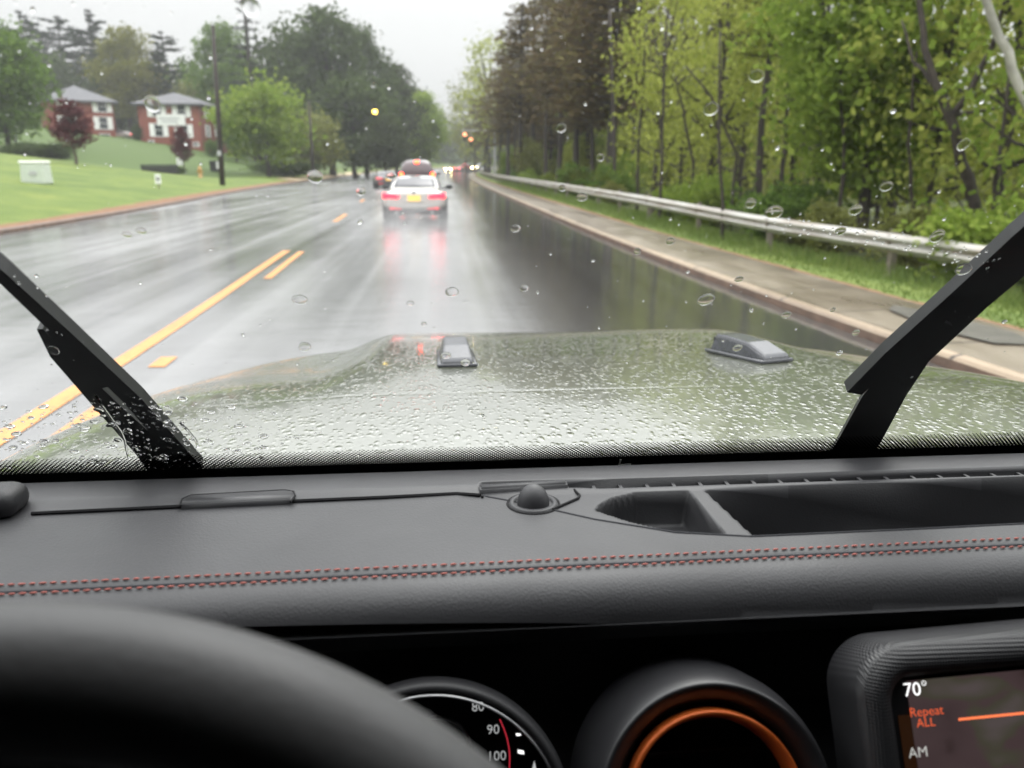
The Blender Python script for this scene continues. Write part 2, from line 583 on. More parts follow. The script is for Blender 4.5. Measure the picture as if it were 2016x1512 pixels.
def walk_mat():
    m, nt, bs, out = new_mat('wet_sidewalk')
    v = coords(nt)
    a = noise(nt, coords(nt, (0.8, 0.25, 1)), 1.0, 5)
    base = ramp(nt, a, [(0.30, (0.10, 0.083, 0.06)), (0.5, (0.165, 0.14, 0.105)), (0.72, (0.225, 0.195, 0.15))])
    nt.links.new(base, bs.inputs['Base Color'])
    nt.links.new(mapr(nt, a, 0.3, 0.7, 0.22, 0.5), bs.inputs['Roughness'])
    bump(nt, bs, noise(nt, v, 40, 3), 0.25, 0.01)
    return m
M['walk'] = jointed('wet_sidewalk', [(0.45, (0.08, 0.062, 0.043)), (0.66, (0.135, 0.108, 0.076)), (0.9, (0.19, 0.158, 0.115))], 1.6, 0.03, 0.36)
rows = []
for y in ys:
    x = float(kerbR(y)); z = float(roadZ(y))
    wd = min(1.22, float(guardX(y)) - x - 0.9)
    rows.append([(x + 0.117, y, z + 0.112), (x + 0.7, y, z + 0.126), (x + wd, y, z + 0.132), (x + wd + 0.01, y, z + 0.05)])
tag(strip('sidewalk', rows, M['walk']), kind='structure')
# smooth grey patch of newer concrete and wet leaves in the walk
pts = []
M['patch'] = simple('grey_patch', (0.085, 0.078, 0.07), 0.35, var=0.3, vscale=5)
pv = [(4.42, 6.9), (4.55, 6.25), (4.9, 6.15), (5.02, 6.7), (4.95, 7.6), (4.75, 8.2), (4.55, 7.9)]
tag(from_py('sidewalk_patch', [(x, y, 0.142) for x, y in pv], [tuple(range(len(pv)))], M['patch']), kind='structure')
pv = [(4.3, 4.0), (4.95, 4.0), (4.9, 5.1), (4.7, 5.45), (4.32, 5.2)]
tag(from_py('sidewalk_patch', [(x, y, 0.142) for x, y in pv], [tuple(range(len(pv)))], M['patch']), kind='structure')
# pale sandy shoulder at the far left kerb
M['sand'] = simple('pale_sand', (0.42, 0.33, 0.20), 0.7, var=0.15)
rows = []
for y in np.arange(92, 175, 3.0):
    x = float(kerbL(y))
    rows.append([(x - 0.2, y, float(roadZ(y)) + 0.16), (x - 1.2, y, float(leftZ(1.2, y)) + 0.05), (x - 2.4, y, float(leftZ(2.4, y)) + 0.05)])
tag(strip('far_sidewalk', rows, M['sand']), kind='structure')

# ---- yellow lines
def yellow_mat():
    m, nt, bs, out = new_mat('road_yellow')
    v = coords(nt)
    a = noise(nt, v, 16, 6, 0.7); b = noise(nt, coords(nt, (6, 0.8, 1)), 1.0, 4)
    q = N(nt, 'ShaderNodeMath', operation='MULTIPLY_ADD'); nt.links.new(b, q.inputs[0]); q.inputs[1].default_value = 0.6; nt.links.new(a, q.inputs[2])
    nt.links.new(ramp(nt, q.outputs[0], [(0.56, (0.12, 0.09, 0.06)), (0.68, (0.50, 0.21, 0.05)), (0.95, (0.64, 0.26, 0.06))]), bs.inputs['Base Color'])
    bs.inputs['Roughness'].default_value = 0.3
    return m
M['yellow'] = yellow_mat()
def paint(y0, y1, off, wd, n=40):
    rows = []
    for y in np.linspace(y0, y1, n):
        x = float(yellowX(y)) + off
        rows.append([(x - wd / 2, y, roadS(x, y) + 0.005), (x + wd / 2, y, roadS(x, y) + 0.005)])
    tag(strip('road_marking', rows, M['yellow']), kind='structure')
paint(-10, 15.6, 0.0, 0.14)
paint(-10, 5.6, 0.34, 0.13)
paint(6.35, 6.7, 0.34, 0.13, 4)
paint(11.6, 15.4, 0.30, 0.11)
paint(24, 28, 0.05, 0.16)
paint(38, 41, 0.05, 0.16)

# ------------------------------------------------------------------ trees
def leaf_quads(cent, size, rng, flat=0.0, asp=0.6):
    n = len(cent)
    nrm = rng.normal(size=(n, 3))
    nrm[:, 2] += flat * np.sign(nrm[:, 2] + 1e-9) * 2
    nrm /= np.linalg.norm(nrm, axis=1)[:, None]
    t = np.cross(nrm, rng.normal(size=(n, 3)))
    t /= np.linalg.norm(t, axis=1)[:, None] + 1e-9
    b = np.cross(nrm, t)
    s = size * rng.uniform(0.6, 1.4, (n, 1))
    t = t * s; b = b * s * asp
    return np.stack([cent - t, cent - b, cent + t, cent + b], 1)

def crown_decid(seed, nclump, nleaf, rx, rz, z0, size, gap=0.35, cone=0.0):
    """unit-height broadleaf crown; clumps over the volume with uneven outline"""
    rng = np.random.default_rng(seed)
    cs, out = [], []
    while len(cs) < nclump:
        p = rng.uniform(-1, 1, 3)
        r = np.linalg.norm(p)
        if r > 1 or r < gap: continue
        lump = 0.78 + 0.22 * math.sin(3.1 * math.atan2(p[1], p[0]) + seed) * math.cos(2.7 * p[2] * 2 + seed * 1.7)
        k = 1 - cone * (p[2] + 1) / 2
        cs.append((p[0] * rx * lump * k, p[1] * rx * lump * k, z0 + rz + p[2] * rz * (0.9 + 0.1 * lump)))
    for c in cs:
        rr = rx * rng.uniform(0.16, 0.32)
        q = rng.normal(size=(int(nleaf * rng.uniform(0.6, 1.4)), 3)) * rr * np.array([0.6, 0.6, 0.42])
        out.append(np.array(c) + q)
    cent = np.concatenate(out)
    return leaf_quads(cent, size, rng), cs

def trunk_bm(bm, h, r, lean=(0, 0), limbs=(), seed=0, crook=0.02, seg=7):
    rg = random.Random(seed)
    pts, rr = [], []
    for i in range(8):
        t = i / 7
        pts.append((lean[0] * t + rg.uniform(-crook, crook) * (t > 0), lean[1] * t + rg.uniform(-crook, crook) * (t > 0), h * t - (0.03 if i == 0 else 0)))
        rr.append(r * (1.25 if i == 0 else 1.0) * (1 - 0.72 * t))
    bm_tube(bm, pts, rr, seg)
    return pts

def decid_template(key, seed, nclump, nleaf, rx, rz, z0, size, tr=0.02, gap=0.3, cone=0.0, nl=9):
    V, cs = crown_decid(seed, nclump, nleaf, rx, rz, z0, size, gap, cone)
    crown = quads_mesh('crown_' + key, V)
    bm = bmesh.new()
    tp = trunk_bm(bm, z0 + rz * 1.5, tr, seed=seed, crook=0.012)
    rg = random.Random(seed)
    for c in rg.sample(cs, min(nl, len(cs))):
        zb = max(z0 * 0.8, min(c[2] - 0.08, z0 + rz))
        s = Vector((0, 0, zb)); e = Vector(c)
        mid = s.lerp(e, 0.5) + Vector((0, 0, -0.02))
        bm_tube(bm, [s, mid, e], [tr * 0.5, tr * 0.32, tr * 0.1], 5, cap=False)
    me = bpy.data.meshes.new('trunk_' + key)
    bm.to_mesh(me); bm.free()
    return crown, me

def pine_template(key, seed, levels, z0, rmax, size, per, droop=0.05, bare=False, tr=0.014, taper=0.85):
    rng = np.random.default_rng(seed); rg = random.Random(seed)
    bm = bmesh.new()
    trunk_bm(bm, 0.985, tr, seed=seed, crook=0.006)
    cents = []
    for i in range(levels):
        t = i / (levels - 1)
        z = z0 + (0.97 - z0) * t
        nb = rg.randint(3, 6)
        for k in range(nb):
            if rg.random() < 0.12: continue
            a = rg.uniform(0, 2 * PI)
            L = rmax * ((1 - t) ** taper * 0.9 + 0.07) * rg.uniform(0.55, 1.15) * (0.75 + 0.25 * min(1, t * 5))
            e = Vector((math.cos(a) * L, math.sin(a) * L, z + L * 0.18 - droop * L * 2))
            bm_tube(bm, [Vector((0, 0, z)), e], [tr * 0.28 * (1 - 0.6 * t), tr * 0.06], 4, cap=False)
            n = int(per * L / rmax) + 4
            s = rng.uniform(0.22, 1.08, n)[:, None]
            p = np.array([0, 0, z]) * (1 - s) + np.array(e) * s
            p = p + rng.normal(size=(n, 3)) * np.array([1, 1, 0.45]) * L * 0.13
            cents.append(p)
    cents = np.concatenate(cents)
    crown = quads_mesh('crown_' + key, leaf_quads(cents, size, rng, flat=0.5, asp=0.4))
    me = bpy.data.meshes.new('trunk_' + key)
    bm.to_mesh(me); bm.free()
    return crown, me

T = {}
T['round1'] = decid_template('round1', 1, 150, 60, 0.42, 0.42, 0.14, 0.020)
T['round2'] = decid_template('round2', 2, 130, 60, 0.38, 0.43, 0.12, 0.020)
T['round3'] = decid_template('round3', 3, 110, 60, 0.46, 0.40, 0.16, 0.022, gap=0.2)
T['tall1'] = decid_template('tall1', 4, 150, 55, 0.26, 0.44, 0.10, 0.016)
T['tall2'] = decid_template('tall2', 5, 140, 95, 0.30, 0.42, 0.14, 0.0125)
T['open1'] = decid_template('open1', 6, 90, 30, 0.30, 0.44, 0.10, 0.0109, tr=0.014, gap=0.1, nl=22)
T['open2'] = decid_template('open2', 7, 80, 31, 0.34, 0.45, 0.08, 0.0116, tr=0.012, gap=0.1, nl=22)
T['open3'] = decid_template('open3', 8, 70, 30, 0.28, 0.42, 0.14, 0.0109, tr=0.013, gap=0.1, nl=20)
T['shrub1'] = decid_template('shrub1', 9, 70, 85, 0.55, 0.46, 0.04, 0.028, tr=0.02, gap=0.1)
T['shrub2'] = decid_template('shrub2', 10, 70, 85, 0.70, 0.44, 0.05, 0.032, tr=0.02, gap=0.1)
T['small'] = decid_template('small', 12, 70, 50, 0.30, 0.36, 0.26, 0.022, tr=0.018, cone=0.45)
T['pine1'] = pine_template('pine1', 21, 26, 0.14, 0.20, 0.017, 110, taper=0.6)
T['pine2'] = pine_template('pine2', 22, 22, 0.10, 0.24, 0.018, 110, taper=0.6)
T['sparse'] = pine_template('sparse', 23, 20, 0.10, 0.17, 0.010, 34)
T['wood1'] = pine_template('wood1', 24, 26, 0.36, 0.20, 0.012, 56, tr=0.015, taper=0.45)
T['wood2'] = pine_template('wood2', 25, 24, 0.32, 0.22, 0.012, 56, tr=0.013, taper=0.4)
T['wood3'] = pine_template('wood3', 26, 26, 0.42, 0.17, 0.011, 56, tr=0.012, taper=0.5)
T['white1'] = pine_template('white1', 27, 20, 0.12, 0.22, 0.016, 150, tr=0.014, taper=0.42, droop=0.0)
T['white2'] = pine_template('white2', 28, 17, 0.16, 0.25, 0.016, 160, tr=0.014, taper=0.38, droop=0.0)

def tree(key, loc, h, wx=1.0, rot=0.0, leaf='leaf_green', bark='bark', name='broadleaf_tree', label='', cat='tree', group=None, lean=(0, 0)):
    crown, trunk = T[key]
    e = empty(name, loc, label, cat, group, rot)
    e.rotation_euler = (lean[1], lean[0], rot)
    e.scale = (h * wx, h * wx, h)
    for nm, me, m in (('trunk', trunk, bark), ('crown', crown, leaf)):
        o = bpy.data.objects.new(nm, me)
        if not me.materials: me.materials.append(None)
        C.objects.link(o)
        o.parent = e
        o.material_slots[0].link = 'OBJECT'
        o.material_slots[0].material = M[leaf if nm == 'crown' else bark]
    return e

RXU = {'round1': .42, 'round2': .38, 'round3': .46, 'tall1': .26, 'tall2': .30, 'open1': .30, 'open2': .34, 'open3': .28, 'shrub1': .55, 'shrub2': .7, 'small': .30,
       'pine1': .19, 'pine2': .23, 'sparse': .16, 'white1': .2, 'white2': .23, 'wood1': .19, 'wood2': .21, 'wood3': .16}
def tree_px(key, px, top, width, Y, leaf, label, name='broadleaf_tree', bark='bark', group=None, lean=(0, 0), basez=None):
    """a tree standing on the ground Y metres ahead, as tall and wide as measured in the photograph"""
    p = onY(px, 330, Y)
    x = p[0]
    z = groundZ(x, Y) - 0.1
    ztop = onY(px, top, Y)[2]
    h = ztop - z
    depth = Y * math.cos(YAW) + x * math.sin(YAW)
    wx = (width * depth / FPX / 2) / (RXU[key] * h)
    return tree(key, (x, Y, z), h, wx, RND.uniform(0, 6.28), leaf, bark, name, label, 'tree', group, lean)

# left bank
tree_px('round1', 22, 40, 215, 98, 'leaf_green', 'large full green tree at the left edge of the lawn', name='maple_tree')
tree_px('white1', 82, 18, 120, 190, 'needle_dark', 'dark grey-green pine behind the left house, nearest the big green tree', name='pine_tree')
tree_px('white2', 150, 28, 130, 195, 'needle_dark', 'dark broad pine directly behind the left house roof', name='pine_tree')
tree_px('white1', 212, 15, 110, 185, 'needle_dark', 'tall dark pine between the left house and the yellowish tree', name='pine_tree')
tree_px('tall2', 268, 50, 125, 168, 'leaf_yellow', 'yellow-green tree rising between the two brick houses', name='broadleaf_tree')
tree_px('white2', 345, 58, 105, 172, 'needle_dark', 'dark conifer behind the right half of the second brick house', name='pine_tree')
tree_px('round2', 398, 150, 90, 165, 'leaf_olive', 'low olive tree beside the utility pole behind the house', name='broadleaf_tree')
tree_px('tall2', 452, 42, 130, 152, 'leaf_green', 'green tree immediately right of the utility pole', name='broadleaf_tree')
tree_px('sparse', 508, -60, 150, 140, 'needle_dark', 'tallest thin pine with open ragged branches above the round tree', name='pine_tree')
tree_px('round2', 592, 45, 170, 140, 'leaf_dark', 'dark green tree left of the tallest dark crown', name='broadleaf_tree')
tree_px('tall1', 655, 4, 165, 135, 'leaf_dark', 'tallest dark green tree left of the road', name='broadleaf_tree')
tree_px('tall2', 722, 46, 140, 142, 'leaf_dark', 'dark tree with ragged top right of the tallest dark crown', name='broadleaf_tree')
tree_px('tall1', 780, 118, 110, 150, 'leaf_far', 'brownish green tree on the left bank above the dark vehicle', name='broadleaf_tree')
tree_px('round2', 700, 150, 190, 126, 'leaf_dark', 'low dark tree filling the bank behind the yellow beacon', name='broadleaf_tree')
tree_px('tall2', 838, 178, 95, 160, 'leaf_bright', 'light green tree glowing at the end of the left tree line', name='broadleaf_tree')
tree_px('tall1', 815, 165, 90, 190, 'leaf_far', 'grey-green tree behind the light green one at the road bend', name='broadleaf_tree')
tree_px('round3', 528, 146, 190, 97, 'leaf_bright', 'rounded yellow-green tree standing alone right of the utility pole', name='maple_tree')
tree_px('round2', 468, 190, 70, 122, 'leaf_green', 'small green tree just right of the second house', name='broadleaf_tree')
tree_px('round3', 620, 215, 130, 108, 'leaf_olive', 'olive bushy tree just behind the round yellow-green tree', name='broadleaf_tree')
tree_px('tall2', 760, 225, 100, 118, 'leaf_far', 'low shaded tree at the far left kerb before the bend', name='broadleaf_tree')
tree_px('tall2', 118, 105, 110, 176, 'leaf_dark', 'dark leafy tree filling the gap behind the left house', name='broadleaf_tree')
tree_px('round2', 308, 118, 120, 178, 'leaf_olive', 'olive tree behind the ridge of the second house', name='broadleaf_tree')
tree_px('tall2', 235, 120, 90, 172, 'leaf_dark', 'dark leafy tree rising in the gap between the brick houses', name='broadleaf_tree')
tree_px('round2', 490, 95, 130, 158, 'leaf_dark', 'dark leafy tree behind the round yellow-green tree, left of its top', name='broadleaf_tree')
# small purple-leaved lawn trees
def tree_base(key, px, base, top, width, Y, leaf, label, name, group=None):
    p = onY(px, base, Y)
    z = groundZ(p[0], Y)
    zt = onY(px, top, Y)[2]
    depth = Y * math.cos(YAW) + p[0] * math.sin(YAW)
    h = zt - z + 0.05
    return tree(key, (p[0], Y, z - 0.05), h, (width * depth / FPX / 2) / (RXU[key] * h), 1.0, leaf, 'bark_brown', name, label, 'tree', group)
tree_base('small', 153, 345, 190, 92, 66, 'leaf_purple', 'small purple-leaved tree on the bright lawn in front of the left house', 'ornamental_plum_tree')
tree_base('small', 362, 330, 245, 48, 92, 'leaf_purple', 'smallest purple-leaved tree in front of the second brick house', 'ornamental_plum_tree')
# shrubs by the houses
def shrub(px, Y, h, w_, leaf, label, key='shrub1', name='shrub', group=None):
    x = onY(px, 330, Y)[0]
    z = groundZ(x, Y) - 0.05
    return tree(key, (x, Y, z), h, w_ / (2 * RXU[key] * h), RND.uniform(0, 6), leaf, 'bark', name, label, 'shrub', group)
shrub(60, 92, 1.9, 6.5, 'leaf_dark', 'dark low shrub under the big green tree at the lawn crest', 'shrub2')
shrub(105, 92, 1.7, 5.0, 'leaf_dark', 'dark low shrub between the big tree and the purple tree')
shrub(278, 128, 2.4, 2.0, 'leaf_dark', 'dark clipped shrub at the left corner of the second house')
shrub(420, 122, 2.4, 2.4, 'leaf_green', 'green shrub against the right wall of the second house')
shrub(560, 104, 2.2, 9.0, 'leaf_dark', 'wide dark shrub bed beneath the round yellow-green tree', 'shrub2')
shrub(345, 90, 0.9, 2.4, 'leaf_dark', 'small dark shrub around the foot of the smallest purple tree')

# far end of the road: woods that read as one mass
def mass(name, boxes, size, leaf, seed):
    rng = np.random.default_rng(seed)
    out = []
    for (x0, x1, y0, y1, z0, z1, n) in boxes:
        for k in range(n):
            cx, cy = rng.uniform(x0, x1), rng.uniform(y0, y1)
            ht = z0 + (z1 - z0) * rng.uniform(0.55, 1.0)
            m_ = 90
            zz = rng.uniform(0, 1, m_) ** 0.8
            r = 3.0 * (0.35 + np.sin(PI * np.clip(zz, 0.05, 1)) * 0.8)
            a = rng.uniform(0, 2 * PI, m_)
            rr = r * np.sqrt(rng.uniform(0.1, 1, m_))
            out.append(np.stack([cx + rr * np.cos(a), cy + rr * np.sin(a), z0 + (ht - z0) * zz], 1))
    cent = np.concatenate(out)
    me = quads_mesh(name, leaf_quads(cent, size, rng))
    return add_obj(name, me, M[leaf])
o = mass('distant_woods', [(-40, 60, 300, 420, 1, 22, 260), (-110, -30, 215, 330, 3, 26, 200), (20, 110, 215, 330, 1, 24, 160)], 0.8, 'leaf_far', 31)
tag(o, 'hazy grey-green woods closing the far end of the road', 'woods', kind='stuff')
o = mass('hillside_woods', [(-160, -75, 150, 240, 6, 22, 190), (-75, -45, 170, 260, 5, 24, 110)], 0.7, 'leaf_dark', 32)
tag(o, 'dark woods on the rise behind the brick houses', 'woods', kind='stuff')
o = mass('forest_interior', [(18, 44, 34, 110, -0.6, 6.0, 170), (24, 60, 8, 50, -0.6, 3.8, 190), (14, 60, 100, 210, 0, 16, 230)], 0.36, 'leaf_olive', 33)
tag(o, 'olive green depth of the roadside forest behind its front trees', 'woods', kind='stuff')

# right-hand forest: pines whose trunks show above the guardrail
PN = 'pine_tree'
pines = [  # px of trunk, Y, trunk half width px, label
    (1197, 46, 'wood1', 11, 'thickest dark pine trunk in the right-hand forest'),
    (1133, 55, 'wood2', 7, 'straight pine just left of the thickest trunk'),
    (1098, 60, 'wood3', 6, 'slim pine second to the left of the thickest trunk'),
    (1166, 50, 'wood2', 5, 'slender dark pine close against the left of the thickest trunk'),
    (1026, 76, 'wood1', 6, 'brown pine trunk standing alone near the guardrail bend'),
    (1075, 70, 'wood3', 4, 'thin pine between the lone brown pine and the pine pair'),
    (985, 110, 'wood2', 4, 'brown-needled pine at the far end of the guardrail'),
    (1000, 98, 'wood1', 4, 'brown ragged pine over the far guardrail, near its bend'),
    (1050, 84, 'wood2', 5, 'rust-brown pine crown beside the lone brown trunk'),
    (1240, 44, 'wood3', 4, 'thin pine just right of the thickest trunk'),
    (1500, 24, 'wood3', 7, 'tall dark straight trunk in the middle of the bright green wood'),
    (955, 150, 'wood1', 3, 'farthest brown pine against the sky gap'),
]
for px, Y, key, hw, lab in pines:
    x = onY(px, 330, Y)[0]
    z = groundZ(x, Y) - 0.2
    depth = Y * math.cos(YAW) + x * math.sin(YAW)
    el = float(np.interp(px, [950, 985, 1000, 1026, 1060], [4.4, 6.6, 8.0, 10.2, 13.2]))
    h = {'wood1': 1.0, 'wood2': .95, 'wood3': .98}[key] * (math.tan(rad(el)) * math.hypot(x, Y) + 2.0) if Y > 30 else 12.0
    tru = {'wood1': .015, 'wood2': .013, 'wood3': .012}[key]
    wx = (hw * depth / FPX) / (tru * h)
    wx = max(0.85, min(2.2, wx))
    if px == 1500:
        tree(key, (x, Y, z), h, wx, 0.4, 'leaf_spring', 'bark', PN, lab, 'tree', lean=(-0.02, 0))
    else:
        tree(key, (x, Y, z), h, wx, RND.uniform(0, 6), 'needle_brown', 'bark', PN, lab, 'tree', lean=(-0.03 if px > 1090 else 0.0, 0))
for k in range(30):
    Y = RND.uniform(48, 135)
    x = float(guardX(Y)) + RND.uniform(3.5, 17)
    key = RND.choice(['wood1', 'wood2', 'wood3'])
    h = (math.tan(rad(RND.uniform(8.5, 12.5) if x / Y > .14 else RND.uniform(5, 7.5))) * math.hypot(x, Y) + 2.0)
    tree(key, (x, Y, groundZ(x, Y) - 0.2), h, RND.uniform(1.0, 1.7), RND.uniform(0, 6), 'needle_brown', 'bark', PN,
         'brown-needled pine standing deeper in the wood behind the front pine trunks', 'tree', 'pines deeper in the wood', lean=(RND.uniform(-.05, .03), RND.uniform(-.03, .03)))
# bright spring broadleaf trees of the forest edge
edge = [  # px, Y, key, height, width m, leaf, label
    (962, 135, 'open1', 23, 13, 'leaf_spring', 'pale spring-green tree leaning into the sky gap left of the pines'),
    (935, 175, 'open2', 22, 13, 'leaf_olive', 'pale misty tree at the far right of the sky gap'),
    (918, 205, 'open3', 20, 12, 'leaf_olive', 'faint hazy tree where the road disappears right'),
    (1290, 30, 'open1', 9, 4.5, 'leaf_spring', 'yellow-green tree right of the pine trunks'),
    (1345, 34, 'open2', 12, 5.5, 'leaf_spring', 'yellow-green tree with see-through crown over the rail, right of the first yellow-green one'),
    (1400, 27, 'open3', 10, 5, 'leaf_spring', 'bright tree with thin leaning stem left of the tall dark trunk'),
    (1455, 32, 'open1', 13, 6, 'leaf_spring', 'light tree with fine twigs behind the tall dark trunk'),
    (1560, 26, 'open2', 11, 5, 'leaf_spring', 'slim yellow-green tree just right of the tall dark trunk'),
    (1615, 21, 'open1', 9, 5, 'leaf_bright', 'greener tree left of the dense green one'),
    (1700, 18.5, 'tall2', 8, 5, 'leaf_bright', 'densest green tree on the right, behind the guardrail'),
    (1760, 21, 'open3', 10, 5, 'leaf_bright', 'green tree right behind the densest green one'),
    (1840, 17, 'open2', 8, 4.6, 'leaf_spring', 'olive-tinted tree left of the crooked forked tree'),
    (1985, 15, 'open1', 8.5, 5, 'leaf_spring', 'yellowish tree at the right edge behind the wiper'),
    (2080, 13, 'open2', 8, 4.5, 'leaf_bright', 'green tree cut by the right edge of the view'),
    (1235, 60, 'open2', 13, 6, 'leaf_spring', 'spring-green tree behind the thickest pine'),
    (1310, 52, 'open3', 15, 7, 'leaf_olive', 'taller olive tree deep behind the yellow-green ones'),
]
for px, Y, key, h, wd, leaf, lab in edge:
    x = onY(px, 330, Y)[0]
    z = groundZ(x, Y) - 0.1
    tree(key, (x, Y, z), h, wd / (2 * RXU[key] * h), RND.uniform(0, 6), leaf, 'bark', 'young_tree', lab, 'tree', 'spring trees along the forest edge', lean=(RND.uniform(-.04, .04), RND.uniform(-.04, .04)))
# deeper trees nobody could tell apart
for k in range(18):
    Y = RND.uniform(22, 80)
    x = RND.uniform(12.5, 22) + max(0, (26 - Y)) * 0.3
    key = RND.choice(['open1', 'open2', 'open3', 'tall2'])
    h = RND.uniform(4.5, 7.5) if Y < 42 else RND.uniform(8, 12)
    tree(key, (x, Y, groundZ(x, Y) - 0.1), h, RND.uniform(0.9, 1.3), RND.uniform(0, 6), RND.choice(['leaf_spring', 'leaf_spring', 'leaf_bright', 'leaf_olive']), 'bark', 'young_tree',
         'slender young spring-green tree standing deeper in the forest behind the guardrail', 'tree', 'slender trees deeper in the forest', lean=(RND.uniform(-.06, .06), RND.uniform(-.05, .05)))
# undergrowth along the rail
for k in range(46):
    Y = 6 + 0.5 * k + 0.042 * k * k + RND.uniform(-.6, .6)
    x = float(guardX(Y)) + RND.uniform(0.9, 3.4)
    h = RND.uniform(0.8, 1.9)
    key = RND.choice(['shrub1', 'shrub2'])
    tree(key, (x, Y, groundZ(x, Y) - 0.08), h, RND.uniform(0.8, 1.25), RND.uniform(0, 6), RND.choice(['leaf_bright', 'leaf_bright', 'leaf_olive', 'leaf_green']), 'bark', 'shrub',
         'leafy green shrub in the undergrowth just behind the guardrail', 'shrub', 'shrubs behind the guardrail')

for k in range(30):
    Y = RND.uniform(36, 125)
    x = float(guardX(Y)) + RND.uniform(1.2, 3.0) + RND.uniform(0, 9) * (Y / 110)
    key = RND.choice(['open1', 'open2', 'shrub1'])
    tree(key, (x, Y, groundZ(x, Y) - 0.08), RND.uniform(2.2, 4.6), RND.uniform(0.9, 1.6) * (1 if key != 'shrub1' else .6), RND.uniform(0, 6), RND.choice(['leaf_bright', 'leaf_spring', 'leaf_olive']), 'bark', 'sapling',
         'light green sapling among the pine trunks behind the far guardrail', 'sapling', 'saplings beneath the pines')
# crooked forked tree, white birch, leaning stems
def bare_tree(name, stems, bark, label, group=None):
    b = stems[0][0][0]
    e = empty(name, b, label, 'tree', group)
    for i, (pts, r0, r1) in enumerate(stems):
        bm = bmesh.new()
        n = len(pts)
        P = []
        for j in range(n - 1):
            for s in (0, 0.33, 0.66):
                q = Vector(pts[j]).lerp(Vector(pts[j + 1]), s)
                if j or s: q += Vector((RND.uniform(-.03, .03), RND.uniform(-.03, .03), 0))
                P.append(q)
        P.append(Vector(pts[-1]))
        bm_tube(bm, P, [r0 + (r1 - r0) * k / (len(P) - 1) for k in range(len(P))], 8)
        from_bm('trunk' if i == 0 else 'branch', bm, M[bark], e, True)
    return e
def pp(px, py, Y): return tuple(onY(px, py, Y))
bx = onY(1935, 430, 14.5)
bare_tree('crooked_tree', [([(bx[0], 14.5, groundZ(bx[0], 14.5) - .2), pp(1925, 420, 14.5), pp(1895, 320, 14.5), pp(1872, 235, 14.5), pp(1842, 160, 14.6), pp(1815, 60, 14.8), pp(1800, -120, 15)], 0.13, 0.04),
                           ([pp(1872, 235, 14.5), pp(1915, 170, 14.3), pp(1955, 90, 14.2), pp(1990, -30, 14)], 0.07, 0.03),
                           ([pp(1868, 228, 14.5), pp(1930, 218, 14.2), pp(2030, 205, 14)], 0.045, 0.015),
                           ([pp(1850, 180, 14.6), pp(1800, 120, 15), pp(1775, 40, 15.3)], 0.045, 0.015)], 'bark', 'crooked forked bare-limbed tree in front of the wood at right')
bx = onY(2075, 400, 12.5)
bare_tree('birch_tree', [([(bx[0], 12.5, groundZ(bx[0], 12.5) - .2), pp(2050, 280, 12.5), pp(2010, 170, 12.6), pp(1965, 70, 12.7), pp(1930, -30, 12.8), pp(1890, -200, 13)], 0.09, 0.05)], 'bark_pale', 'pale leaning birch trunk at the top right corner')
stem_specs = [((1450, 305), (1400, 190), (1350, 130), 22, .05, 'thin stem leaning left low in the wood, left of the tall dark trunk'),
              ((1610, 400), (1608, 200), (1625, 20), 22, .08, 'straight grey-brown stem left of the densest green tree'),
              ((1540, 330), (1552, 200), (1560, -20), 25, .09, 'brown stem just right of the tall dark trunk'),
              ((1568, 300), (1572, 180), (1600, -20), 27, .06, 'thin brown stem behind the wood edge, second right of the tall dark trunk'),
              ((1365, 320), (1350, 240), (1330, 150), 26, .06, 'thin dark stem leaning left above the guardrail'),
              ((1740, 320), (1745, 160), (1760, -20), 20, .07, 'dark stem inside the densest green foliage'),
              ((1210, 385), (1207, 200), (1200, 20), 42, .13, 'dark stem hugging the right side of the thickest pine'),
              ((1300, 380), (1308, 200), (1312, 40), 24, .06, 'slim grey stem right of the pines behind the rail'),
              ((1425, 400), (1415, 260), (1418, 60), 19, .05, 'slender stem left of the tall dark trunk, rising from the shrubs'),
              ((1655, 410), (1662, 260), (1650, 80), 17.5, .055, 'grey-brown stem just left of the densest green foliage'),
              ((1800, 420), (1790, 280), (1805, 100), 16, .05, 'slender stem left of the crooked forked tree'),
              ((1975, 430), (1968, 300), (1990, 120), 13.5, .05, 'slim brown stem right of the crooked forked tree'),
              ((1255, 372), (1262, 200), (1275, 30), 30, .07, 'brown stem between the thickest pine and the yellow-green trees')]
for a, b, c, Y, r, lab in stem_specs:
    A = onY(*a, Y)
    bare_tree('bare_stem', [([(A[0], Y, groundZ(A[0], Y) - .1), tuple(A), tuple(onY(*b, Y)), tuple(onY(*c, Y))], r, r * 0.45)], 'bark', lab, 'bare stems in the wood')

# ------------------------------------------------------------------ guardrail
def guard_mat():
    m, nt, bs, out = new_mat('weathered_galvanised')
    v = coords(nt)
    f = noise(nt, coords(nt, (1, 0.3, 4)), 2.0, 5)
    nt.links.new(ramp(nt, f, [(0.3, (0.27, 0.22, 0.18)), (0.55, (0.44, 0.42, 0.39)), (0.75, (0.52, 0.51, 0.49))]), bs.inputs['Base Color'])
    bs.inputs['Metallic'].default_value = 0.45
    bs.inputs['Roughness'].default_value = 0.46
    return m
M['guard'] = guard_mat()
M['post'] = simple('post_steel', (0.20, 0.17, 0.14), 0.6, metal=0.3, var=0.3)
ge = empty('guardrail', (float(guardX(20)), 20, 0), 'long weathered steel W-beam guardrail between the grass verge and the forest', 'guardrail')
prof = [(0.0, 0.0), (-0.012, -0.02), (-0.055, -0.055), (-0.08, -0.085), (-0.055, -0.115), (-0.012, -0.145), (0.0, -0.155), (-0.012, -0.165), (-0.055, -0.195), (-0.08, -0.225), (-0.055, -0.255), (-0.012, -0.29), (0.0, -0.31)]
rows = []
